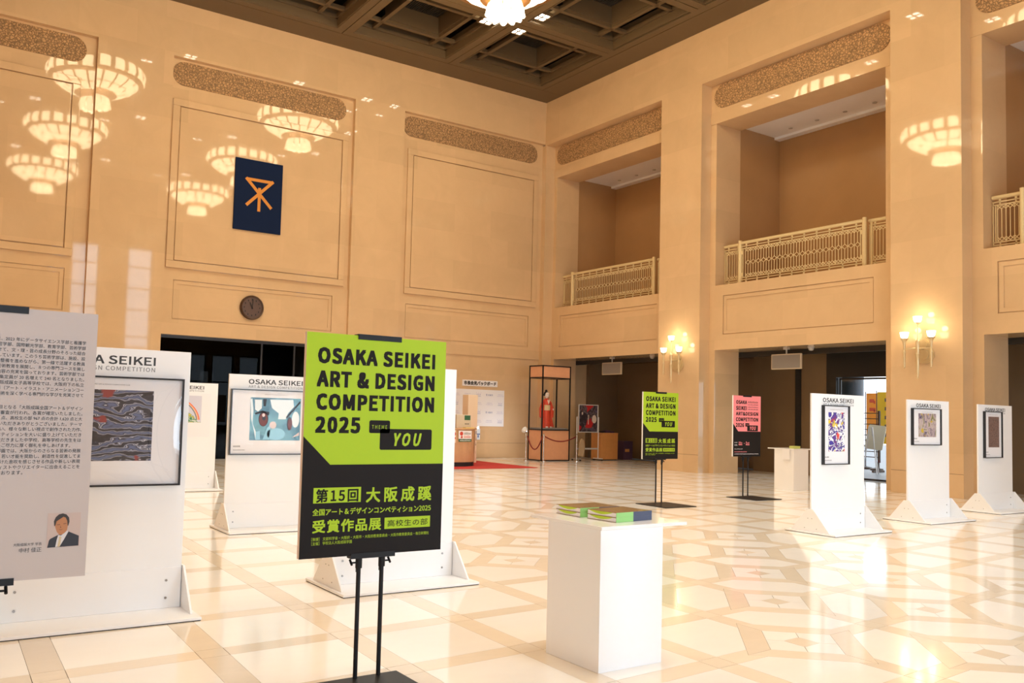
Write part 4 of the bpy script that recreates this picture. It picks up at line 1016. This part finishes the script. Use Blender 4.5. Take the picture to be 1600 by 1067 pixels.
# rainbow picture on the far panel (no frame)
up3 = kid(P3, 'upright')
b = MB(); b.box(-0.34, 0.48, -0.016, -0.0132, 0.93, 1.70); sh = b.build('mount_sheet', M['paper'], up3)
b = MB(); quad(b, -0.33, 0.315, 1.183, 1.655, -0.0166); b.build('artwork', M['art_meadow'], up3)
sk = MB(); poly(sk, [(-0.33, 1.655), (-0.33, 1.50), (0.0, 1.42), (0.18, 1.30), (0.26, 1.19), (0.315, 1.19), (0.315, 1.655)], -0.0172); sk.build('printed_sky', plain('printed grey sky', lin((206, 204, 216)), 0.4), up3)
for k, (c, dd) in enumerate((((120, 122, 128), 0.0), ((240, 180, 120), 0.022), ((232, 104, 48), 0.044))):
    b = MB(); pts = []
    for i in range(13):
        a = math.radians(90-85*i/12); pts.append((-0.33+(0.56+dd)*math.cos(a), 1.19+(0.43+dd*0.7)*math.sin(a)))
    for i in range(12, -1, -1):
        a = math.radians(90-85*i/12); pts.append((-0.33+(0.58+dd)*math.cos(a), 1.19+(0.445+dd*0.7)*math.sin(a)))
    for i in range(12):
        q = [pts[i], pts[i+1], pts[24-i], pts[25-i]]; poly(b, q, -0.0178)
    b.build('printed_rainbow', plain('printed rainbow band', lin(c), 0.4), up3)
# ---------------------------------------------------------------- plinth with catalogues
def plinth(x, y, label, zt=0.85):
    """x, y = front left corner of the box"""
    t = thing('plinth', label, 'plinth', (x, y, 0))
    b = MB(); b.box(0, 0.512, 0, 0.49, 0, zt-0.022); b.build('box_body', M['white_gloss'], t, bevel=0.002)
    b = MB(); b.box(-0.014, 0.70, -0.022, 0.655, zt-0.0215, zt); b.build('top_slab', M['white_gloss'], t, bevel=0.003)
    return t
plinth(-14.862, -19.634, 'white plinth with an overhanging top carrying stacks of catalogues')
def catalogue(x, y, z, rz, label, h=0.029):
    """book lying flat, spine towards -y; x, y = front left corner"""
    t = thing('catalogue', label, 'book', (x, y, z), 'shrink-wrapped catalogues on the white plinth'); t.rotation_euler = (0, 0, rz)
    L_, W_ = 0.335, 0.238
    b = MB(); b.box(0.004, L_-0.004, 0.004, W_, 0.002, h-0.002); b.build('pages', M['paper'], t)
    b = MB(); b.box(0, L_, 0, W_+0.003, h-0.002, h); b.box(0, L_, 0, W_+0.003, 0, 0.002); b.build('cover', M['cover'], t)
    b = MB(); b.box(0, L_*0.47, -0.002, 0.0, 0, h); b.build('green_spine', M['spine_green'], t)
    b = MB(); b.box(L_*0.47, L_, -0.002, 0.0, 0, h); b.build('navy_spine', M['spine_navy'], t)
    b = MB(); ys = [W_*k/10 for k in range(11)]
    pts = [(y_, h-0.002) for y_ in (W_*0.95, W_*0.12)]+[(y_, h-0.004-(h*0.55)*math.sin(math.pi*(y_/W_-0.12)/0.83)*1.0) for y_ in [W_*(0.12+0.083*k) for k in range(1, 10)]]
    b.add([(0.0032, a, c) for a, c in pts], [tuple(range(len(pts)))]); b.build('lime_edge_print', M['lime_print'], t)
    return t
z0 = 0.8505
catalogue(-14.650, -19.535, z0, 0.10, 'lower catalogue of the front stack on the white plinth')
catalogue(-14.650, -19.535, z0+0.0295, 0.10, 'upper catalogue of the front stack, its green and navy spine facing forward')
catalogue(-14.688, -19.245, z0, 0.0, 'lower catalogue of the rear stack on the white plinth')
catalogue(-14.688, -19.245, z0+0.0295, 0.0, 'upper catalogue of the rear stack on the white plinth, brown cover showing')
plinth(-2.20, -11.70, 'white plinth behind the panel with the blue and yellow print, paper hanging from its edge', 0.90)
b = MB(); b.box(-2.05, -1.83, -11.60, -11.48, 0.9005, 0.955); tag(b.build('leaflet_box', M['yellowgreen'], bevel=0.004), 'small yellow green carton on the far white plinth', 'box')
b = MB(); b.box(-2.2165, -2.2155, -11.62, -11.42, 0.66, 0.877); tag(b.build('hanging_notice', M['paper']), 'sheet of paper hanging from the edge of the far white plinth', 'paper')

# ---------------------------------------------------------------- display case with costume doll
CX, CY = -1.25, -1.72
t = thing('display_case', 'tall glass display case with salmon wood base and black edges in the corner', 'display case', (CX, CY, 0))
cwid, cdep, H1, H2, H3 = 1.17, 0.72, 1.01, 2.66, 3.08
b = MB(); b.box(0.02, cwid-0.02, 0.02, cdep-0.02, 0.03, H1-0.02); b.build('base_cabinet', M['case_wood'], t)
b = MB(); b.box(0.02, cwid-0.02, 0.02, cdep-0.02, H2+0.02, H3-0.02); b.build('header_box', M['case_wood'], t)
b = MB()
for x in (0, cwid-0.035):
    for y in (0, cdep-0.035): b.box(x, x+0.035, y, y+0.035, 0, H3)
for z in (0.0, H1-0.03, H2, H3-0.035):
    hz = 0.035
    b.box(0, cwid, 0, 0.033, z, z+hz); b.box(0, cwid, cdep-0.033, cdep, z, z+hz); b.box(0, 0.033, 0, cdep, z, z+hz); b.box(cwid-0.033, cwid, 0, cdep, z, z+hz)
b.build('edge_frame', M['black_metal'], t)
for nm, bx in (('front_pane', (0.036, cwid-0.036, 0.012, 0.018, H1+0.006, H2-0.001)), ('left_pane', (0.012, 0.018, 0.036, cdep-0.036, H1+0.006, H2-0.001)), ('right_pane', (cwid-0.018, cwid-0.012, 0.036, cdep-0.036, H1+0.006, H2-0.001)), ('back_pane', (0.036, cwid-0.036, cdep-0.018, cdep-0.012, H1+0.006, H2-0.001))):
    b = MB(); b.box(*bx); b.build(nm, M['pane'], t)
b = MB(); b.box(0.05, cwid-0.05, 0.05, cdep-0.05, H1-0.015, H1+0.05); b.build('inner_floor', M['screen'], t)
d = thing('costume_doll', 'doll in a red kimono with gold sash standing inside the glass case', 'doll', (CX+0.46, CY+0.36, H1+0.051))
b = MB(); b.lathe([(0.001, 0.0), (0.17, 0.0), (0.165, 0.06), (0.15, 0.2), (0.135, 0.42), (0.125, 0.58), (0.11, 0.66), (0.125, 0.74), (0.145, 0.84), (0.13, 0.90), (0.06, 0.945), (0.045, 0.96)], 24, sy=0.75); b.build('robe', M['kimono'], d, smooth=True)
b = MB(); b.lathe([(0.118, 0.56), (0.132, 0.57), (0.134, 0.72), (0.128, 0.74)], 24, sy=0.78); b.box(-0.07, 0.07, 0.08, 0.15, 0.58, 0.76); b.build('sash', M['obi'], d, smooth=True)
b = MB(); b.prism([(-0.05, 0.90), (0.0, 0.76), (0.05, 0.90), (0.025, 0.92), (0.0, 0.84), (-0.025, 0.92)], 1, -0.118, -0.100); b.build('collar', M['face'], d)
for s in (-1, 1):
    b = MB()
    b.prism([(s*0.12, 0.88), (s*0.17, 0.84), (s*0.27, 0.62), (s*0.26, 0.34), (s*0.15, 0.30), (s*0.14, 0.60)], 1, -0.06, 0.05); b.build('sleeve', M['kimono'], d, bevel=0.02)
    b = MB(); b.ball((s*0.235, -0.05, 0.60), 0.028, 10, 6, sc=(0.8, 1, 1.4)); b.build('hand', M['face'], d, smooth=True)
    b = MB(); b.ball((s*0.08+0.02, -0.10, 0.02), 0.05, 10, 6, sc=(1, 1.5, 0.5)); b.build('foot', M['face'], d, smooth=True)
b = MB(); b.prism([(0.12, 0.02), (0.30, 0.03), (0.22, 0.30), (0.14, 0.5)], 1, -0.04, 0.02); b.build('robe_train', M['kimono'], d, bevel=0.015)
b = MB(); b.lathe([(0.03, 0.95), (0.032, 0.985), (0.055, 1.0), (0.074, 1.03), (0.08, 1.07), (0.078, 1.11), (0.06, 1.145), (0.03, 1.16), (0.001, 1.163)], 18, sy=1.08); b.ball((0, -0.087, 1.06), 0.010, 8, 6); hd = b.build('head', M['face'], d, smooth=True)
b = MB()
for s in (-1, 1): b.ball((s*0.028, -0.078, 1.08), 0.008, 8, 5, sc=(1.4, 0.6, 0.7))
b.build('eyes', M['hair'], hd)
b = MB(); b.ball((0, -0.078, 1.03), 0.009, 8, 5, sc=(1.3, 0.6, 0.7)); b.build('mouth', M['red'], hd)
b = MB(); b.ball((0, 0.022, 1.10), 0.09, 14, 10, sc=(1.05, 0.95, 0.95)); b.ball((0, 0.03, 1.20), 0.045, 12, 8); b.ball((-0.08, 0.02, 1.07), 0.04, 10, 8); b.ball((0.08, 0.02, 1.07), 0.04, 10, 8); b.build('hair', M['hair'], d, smooth=True)

# stanchions and ropes
def stanchion(x, y, label):
    t = thing('stanchion', label, 'stanchion', (x, y, 0))
    b = MB(); b.lathe([(0.001, 0.0), (0.11, 0.0), (0.11, 0.012), (0.03, 0.03)], 20); b.build('foot', M['chrome'], t, smooth=True)
    b = MB(); b.tube((0, 0, 0.02), (0, 0, 0.80), 0.018, 12); b.build('pole', M['chrome'], t, smooth=True)
    b = MB(); b.lathe([(0.018, 0.80), (0.03, 0.81), (0.03, 0.83), (0.018, 0.84), (0.026, 0.86), (0.001, 0.89)], 12); b.build('finial', M['chrome'], t, smooth=True)
    return t
stanchion(-1.55, -1.30, 'chrome rope post left of the display case'); stanchion(-1.30, -1.90, 'chrome rope post at the front left corner of the display case'); stanchion(0.02, -1.95, 'chrome rope post right of the display case with a paper bag')
def rope(p, q, sag, label):
    b = MB(); pts = []
    for i in range(17):
        u = i/16; v = Vector(p).lerp(Vector(q), u); v.z -= sag*4*u*(1-u); pts.append(v)
    b.path(pts, 0.018, 8); tag(b.build('barrier_rope', M['rope'], smooth=True), label, 'rope')
rope((-1.53, -1.35, 0.79), (-1.32, -1.85, 0.79), 0.42, 'dark red rope sagging along the left side of the display case')
rope((-1.25, -1.905, 0.79), (-0.03, -1.95, 0.79), 0.15, 'dark red rope sagging across the front of the display case')
b = MB(); b.prism([(-0.13, 0.15), (0.05, 0.10), (0.13, 0.42), (0.05, 0.66), (0.0, 0.70), (-0.06, 0.60)], 1, -0.03, 0.03)
tag(b.build('paper_bag', plain('tan paper bag', (0.42, 0.30, 0.18), 0.7), loc=(0.17, -2.02, 0.04)), 'tan paper bag hanging on the rope post beside the display case', 'bag')
# lamp that lights the backdrop
t = thing('spot_lamp', 'small white lamp shining on the wall left of the display case', 'lamp', (-1.55, -1.30, 0.91))
b = MB(); b.lathe([(0.02, -0.02), (0.09, 0.03), (0.11, 0.10), (0.10, 0.11), (0.03, 0.08)], 16); o = b.build('lamp_shade', M['white'], t, smooth=True); o.rotation_euler = (math.radians(-60), 0, math.radians(15)); o.location = (0, 0, 0.03)
b = MB(); b.ball((0, 0.03, 0.06), 0.04, 10, 8); b.build('lit_bulb', emission('cool lamp bulb', (0.85, 0.92, 1.0), 30.0), t)
b = MB(); b.tube((0, 0, -0.02), (0, 0, 0.03), 0.012, 8); b.build('clip', M['black_metal'], t)
lamp('SPOT', 'spot_lamp_beam', (-1.62, -1.10, 0.95), 22.0, (0.80, 0.90, 1.0), (math.radians(84), 0, math.radians(-4)), spot_size=math.radians(150), spot_blend=0.9, shadow_soft_size=0.05)

# ---------------------------------------------------------------- poster stand, cabinet, box by the far doorway
t = thing('notice_stand', 'silver wheeled notice stand with a red and black photo poster, right of the display case', 'poster stand', (0.70, -1.70, 0))
b = MB()
for s in (-1, 1): b.tube((s*0.47, 0, 0.06), (s*0.47, 0, 1.45), 0.018, 10)
b.build('uprights', M['silver'], t, smooth=True)
b = MB(); b.box(-0.47, 0.47, -0.015, 0.015, 0.37, 0.42); b.build('cross_bar', M['silver'], t)
for s in (-1, 1):
    b = MB(); b.box(s*0.47-0.02, s*0.47+0.02, -0.22, 0.22, 0.055, 0.085); ft = b.build('foot', M['silver'], t)
    for yy in (-0.2, 0.2):
        b = MB(); b.tube((s*0.47-0.015, yy, 0.03), (s*0.47+0.015, yy, 0.03), 0.03, 12); b.build('caster', M['rubber'], ft)
b = MB(); ringbox(b, -0.43, 0.43, 0.93, 1.86, 0.03, -0.035, -0.01); b.build('poster_frame', M['silver'], t, bevel=0.006)
b = MB(); b.box(-0.40, 0.40, -0.02, -0.012, 0.96, 1.83); b.build('poster', M['art_poster'], t)
b = MB(); disc(b, 0.26, 1.38, 0.10, 0.14, -0.0206, 18); disc(b, 0.0, 1.48, 0.025, 0.03, -0.0206, 12); quad(b, -0.012, 0.02, 1.2, 1.44, -0.0206); disc(b, -0.26, 1.56, 0.03, 0.05, -0.0206, 12); b.build('printed_pale_shapes', plain('printed pale grey', lin((205, 188, 176)), 0.4), t)
t = thing('wooden_cabinet', 'orange wood cabinet in the dark corridor right of the notice stand', 'cabinet', (1.39, -1.60, 0))
b = MB(); b.box(0, 0.76, 0, 0.5, 0.03, 0.90); b.build('body', M['orange_wood'], t, bevel=0.004)
b = MB(); b.box(-0.01, 0.77, -0.01, 0.51, 0.901, 0.925); b.build('top', M['orange_wood'], t, bevel=0.004)
b = MB(); b.box(0.03, 0.73, 0.03, 0.47, 0.0, 0.029); b.build('toe_kick', M['rubber'], t)
for k, (x, w1, h1, lab) in enumerate(((0.10, 0.16, 0.06, 'dark stapler box at the left end of the wooden cabinet'), (0.32, 0.20, 0.08, 'dark tray of papers in the middle of the wooden cabinet'), (0.58, 0.12, 0.05, 'small dark box at the right end of the wooden cabinet'))):
    b = MB(); b.box(1.39+x, 1.39+x+w1, -1.48, -1.30, 0.9255, 0.9255+h1); tag(b.build('desk_item', M['purple'] if k else M['rubber'], bevel=0.006), lab, 'box')
t = thing('storage_box', 'dark purple box with an orange mark on the corridor floor beside the cabinet', 'box', (2.62, -1.40, 0))
b = MB(); b.box(0, 0.42, 0, 0.35, 0.0, 0.64); b.build('carton', M['purple'], t, bevel=0.006)
b = MB(); b.box(0.06, 0.26, -0.004, -0.0005, 0.27, 0.37); b.build('orange_mark', M['orange_wood'], t)

# ---------------------------------------------------------------- hanging monitors
def monitor(y, label):
    t = thing('hanging_monitor', label, 'monitor', (0.97, y, 2.85))
    b = MB(); b.box(-0.03, 0.03, -0.45, 0.45, 0, 0.40); cs = b.build('casing', M['cream_frame'], t, bevel=0.006)
    b = MB(); b.box(-0.034, -0.0305, -0.425, 0.425, 0.025, 0.375); b.build('screen', M['screen'], t)
    b = MB(); b.tube((0, 0, 0.40), (0, 0, 0.515), 0.02, 10); b.box(-0.06, 0.06, -0.06, 0.06, 0.515, 0.549); b.build('ceiling_mount', M['alu'], t)
monitor(-2.53, 'grey monitor hanging from the soffit of the far doorway'); monitor(-9.16, 'grey monitor hanging from the soffit of the middle doorway')
for y, lab in ((-4.35, 'small dome camera under the soffit of the far doorway'), (-9.9, 'small dome camera under the soffit of the middle doorway')):
    b = MB(); b.lathe([(0.001, -0.10), (0.05, -0.09), (0.07, -0.05), (0.07, -0.02), (0.09, -0.0), (0.09, 0.0)], 16); tag(b.build('dome_camera', M['alu'], smooth=True, loc=(0.95, y, 3.399)), lab, 'camera')

# ---------------------------------------------------------------- reception corner
b = MB(); b.box(-9.0, -3.50, -4.43, -1.2, 0.001, 0.014); tag(b.build('carpet', M['red_carpet'], bevel=0.004), 'red carpet under the rounded reception counter', 'carpet')
t = thing('reception_counter', 'rounded light oak reception counter standing on the red carpet', 'counter', (-5.55, -3.0, 0.0145))
def stadium(r, xl, n=20):
    return [(xl, r), (xl, -r)][::-1] and [(xl, -r)]+[(r*math.cos(-math.pi/2+math.pi*i/n), r*math.sin(-math.pi/2+math.pi*i/n)) for i in range(n+1)]+[(xl, r)]
b = MB(); b.prism(stadium(0.72, -2.2), 2, 0.0, 0.115); b.build('plinth_base', M['rubber'], t)
b = MB(); b.prism(stadium(0.738, -2.2), 2, 0.116, 1.0); b.build('body', M['oak'], t)
b = MB(); b.prism(stadium(0.78, -2.25), 2, 1.001, 1.04); b.build('worktop', M['oak'], t, bevel=0.006)
t = thing('counter_sign', 'white and red sign with a green foot on the front of the reception counter', 'sign', (-5.50, -3.76, 0.69))
b = MB(); b.box(-0.21, 0.21, -0.012, 0.0, 0, 0.30); b.build('sign_board', M['paper'], t)
b = MB(); quad(b, -0.21, 0.21, 0.0, 0.075, -0.0128); b.build('green_print', M['green'], t)
b = MB(); disc(b, -0.12, 0.22, 0.055, 0.055, -0.0128); disc(b, -0.11, 0.125, 0.03, 0.035, -0.0128); scribble(b, -0.03, 0.19, 0.105, 0.17, -0.0128, 5); b.build('red_print', M['red'], t)
b = MB(); scribble(b, -0.03, 0.19, 0.20, 0.26, -0.0128, 5); b.build('dark_print', M['darktext'], t)
b = MB(); scribble(b, -0.17, 0.19, 0.02, 0.055, -0.0136, 9); b.build('white_print', M['paper'], t)
t = thing('counter_poster', 'small beige poster with dark marks at the left of the counter front', 'sign', (-5.89, -3.76, 0.66))
b = MB(); b.box(-0.10, 0.10, -0.010, 0.0, 0, 0.34); b.build('sign_board', M['beige'], t)
b = MB(); disc(b, 0.05, 0.24, 0.04, 0.05, -0.0106); quad(b, 0.03, 0.09, 0.1, 0.15, -0.0106); b.build('dark_print', M['red'], t)
t = thing('counter_leaflets', 'strip of dark leaflets stuck on the rounded end of the counter', 'poster', (-4.90, -3.45, 0.30))
b = MB(); b.box(-0.07, 0.07, -0.01, 0.0, 0.0, 0.62); o = b.build('leaflet_sheet', M['beige'], t); 
b = MB(); poly(b, [(-0.06, 0.35), (0.06, 0.35), (0.0, 0.50)], -0.011); poly(b, [(-0.06, 0.22), (0.06, 0.22), (0.0, 0.33)], -0.011); b.build('printed_triangles', plain('printed dark brown', (0.08, 0.035, 0.025), 0.5), t)
b = MB(); quad(b, -0.06, 0.07, 0.53, 0.62, -0.011); b.build('blue_print', M['blue'], t)
t.rotation_euler = (0, 0, math.radians(48)); t.location = (-4.985, -3.515, 0.36)
t = thing('ticket_machine', 'beige counter device with a small dark green screen on the reception counter', 'machine', (-5.30, -3.25, 1.0545))
b = MB(); b.prism([(-0.16, 0), (0.16, 0), (0.16, 0.30), (0.05, 0.37), (-0.16, 0.37)], 0, -0.26, 0.22); b.build('casing', plain('beige plastic', (0.66, 0.58, 0.46), 0.5), t, bevel=0.008)
b = MB(); b.box(0.0, 0.19, -0.166, -0.1605, 0.22, 0.35); b.build('screen', M['green'], t)
b = MB()
for k in range(3): b.box(0.02+0.05*k, 0.045+0.05*k, -0.166, -0.1605, 0.10, 0.13)
b.build('buttons', M['darktext'], t)
b = MB(); b.box(-5.40, -5.12, -3.64, -3.48, 1.0545, 1.075); tag(b.build('paper_tray', plain('yellow paper', (0.78, 0.62, 0.16), 0.6)), 'yellow tray at the front of the reception counter', 'tray')
b = MB(); b.tube((-5.62, -3.3, 1.0545), (-5.62, -3.3, 1.62), 0.014, 8); b.box(-5.69, -5.59, -3.34, -3.26, 1.10, 1.16); tag(b.build('pen_holder_pole', M['black_metal']), 'thin black pole with a clip at the left end of the counter', 'pole')
t = thing('beige_pillar', 'tall beige box standing behind the reception counter in front of the white backdrop', 'pillar', (-4.25, -2.1, 0.0145))
b = MB(); b.box(-0.17, 0.17, -0.13, 0.17, 0, 2.0); b.build('column_box', M['beige'], t, bevel=0.004)
# backdrop on the wall
t = thing('press_backdrop', 'white press backdrop with rows of small logos on the marble wall', 'backdrop', (-2.95, 0.146, 1.045))
b = MB(); b.box(-1.5, 1.52, -0.02, 0.0, 0, 1.21); b.build('backdrop_sheet', M['paper'], t)
b1, b2, b3 = MB(), MB(), MB()
for r in range(4):
    for c in range(7):
        x = -1.28+0.44*c; z = 1.03-0.29*r; k = (c+2*r) % 4; y = -0.0212
        if k == 0:
            for a in (-0.06, 0.0, 0.06): disc(b1, x+a, z+0.02, 0.018, 0.025, y, 10)
            for a in (-0.09, 0.0, 0.09): disc(b1, x+a, z+0.075, 0.009, 0.012, y, 8)
            scribble(b2, x-0.09, x+0.09, z-0.045, z-0.02, y, 6)
        elif k == 1:
            text_into(b2, '大阪市', x-0.07, x+0.13, z-0.02, z+0.04, y, 0.005); quad(b2, x-0.13, x-0.11, z-0.02, z+0.04, y); quad(b2, x-0.145, x-0.095, z+0.03, z+0.04, y)
        else:
            scribble(b3, x-0.11, x+0.11, z+0.02, z+0.05, y, 7); scribble(b3, x-0.14, x+0.14, z-0.03, z-0.005, y, 9)
b1.build('crown_logos', M['lilac'], t); b2.build('dark_logos', M['blue'], t); b3.build('line_logos', M['lilac'], t)
t = thing('wall_sign', 'white strip sign with bold Japanese lettering above the press backdrop', 'sign', (-2.42, 0.146, 2.36))
b = MB(); b.box(-0.70, 0.70, -0.02, 0.0, 0, 0.20); b.build('sign_strip', M['paper'], t)
b = MB(); text_into(b, '市長会見バックボード', -0.64, 0.64, 0.04, 0.165, -0.0212, 0.02); b.build('lettering', M['darktext'], t)
t = thing('wall_notice', 'pale blue and white notice on the wall below the press backdrop', 'poster', (-2.55, 0.146, 0.60))
b = MB(); b.box(-0.30, 0.18, -0.012, 0.0, 0, 0.36); b.build('notice_sheet', M['lightblue'], t)
b = MB(); quad(b, -0.30, 0.18, 0.16, 0.20, -0.0128); quad(b, 0.08, 0.13, 0.07, 0.15, -0.0128); b.build('blue_print', M['blue'], t)

# ---------------------------------------------------------------- outside the street door
b = MB(); b.lathe([(0.33, -0.012), (0.33, 4.0)], 28); tag(b.build('round_column', M['bluegrey'], smooth=True, loc=(4.05, -9.0, 0)), 'blue grey round column outside the street door', 'column')
def street_banner(x, y, wd, z0, z1, mat, marks, label):
    t = thing('street_banner', label, 'banner', (x, y, -0.012))
    b = MB(); b.tube((0, wd/2+0.03, 0), (0, wd/2+0.03, z1+0.05), 0.015, 8); b.lathe([(0.001, 0), (0.2, 0), (0.2, 0.06), (0.02, 0.10)], 14, (0, wd/2+0.03, 0)); b.build('pole', M['black_metal'], t)
    b = MB(); b.box(-0.008, 0.008, -wd/2, wd/2, z0, z1); b.build('cloth', mat, t)
    b = MB()
    for k in range(marks): z = z1-0.15-0.28*k; b.box(-0.012, -0.0085, -0.06-0.05*(k % 2), 0.10, z-0.16, z-0.05); b.box(-0.012, -0.0085, -0.1, -0.05, z-0.2, z-0.1)
    b.build('printed_marks', M['bluegrey'] if marks > 3 else M['red'], t)
street_banner(8.0, -7.72, 0.70, 0.86, 2.52, M['yellow'], 5, 'yellow street banner beside the column edge outside the door')
street_banner(8.4, -6.95, 0.42, 0.95, 2.50, M['orange'], 2, 'orange street banner left of the yellow one outside the door')
t = thing('wire_rack', 'black wire rack outside the street door behind the white board', 'rack', (7.0, -7.28, -0.012))
b = MB()
for y in (-0.75, 0.75): b.box(-0.03, 0.03, y-0.03, y+0.03, 0.3, 1.9)
b.box(-0.3, 0.3, -0.75, -0.70, 0, 0.06); b.box(-0.3, 0.3, 0.70, 0.75, 0, 0.06); b.box(-0.03, 0.03, -0.75, -0.70, 0.0, 0.3); b.box(-0.03, 0.03, 0.70, 0.75, 0.0, 0.3)
b.build('frame', M['black_metal'], t)
for k in range(9):
    b = MB(); b.box(-0.012, 0.012, -0.72, 0.72, 0.45+0.17*k, 0.475+0.17*k); b.build('wire', M['black_metal'], t)
t = thing('white_easel_board', 'white board with rounded corners leaning on a steel easel outside the door', 'sign', (6.0, -8.32, -0.012))
b = MB(); pts = []
for cx, cz, a in ((0.22, 1.42, 0), (-0.22, 1.42, 90), (-0.22, 0.80, 180), (0.22, 0.80, 270)):
    for k in range(5): pts.append((cx+0.06*math.cos(math.radians(a+22.5*k)), cz+0.06*math.sin(math.radians(a+22.5*k))))
b.prism(pts, 0, -0.02, 0.0); o = b.build('board', plain('cream white board', (0.85, 0.83, 0.66), 0.4), t); o.rotation_euler = (math.radians(5), math.radians(10), 0)
b = MB(); b.tube((0.05, -0.22, 0), (0.1, -0.05, 1.4), 0.015, 8); b.tube((0.05, 0.22, 0), (0.1, 0.05, 1.4), 0.015, 8); b.tube((0.5, 0, 0), (0.12, 0, 1.4), 0.015, 8); b.build('easel_legs', M['silver'], t)
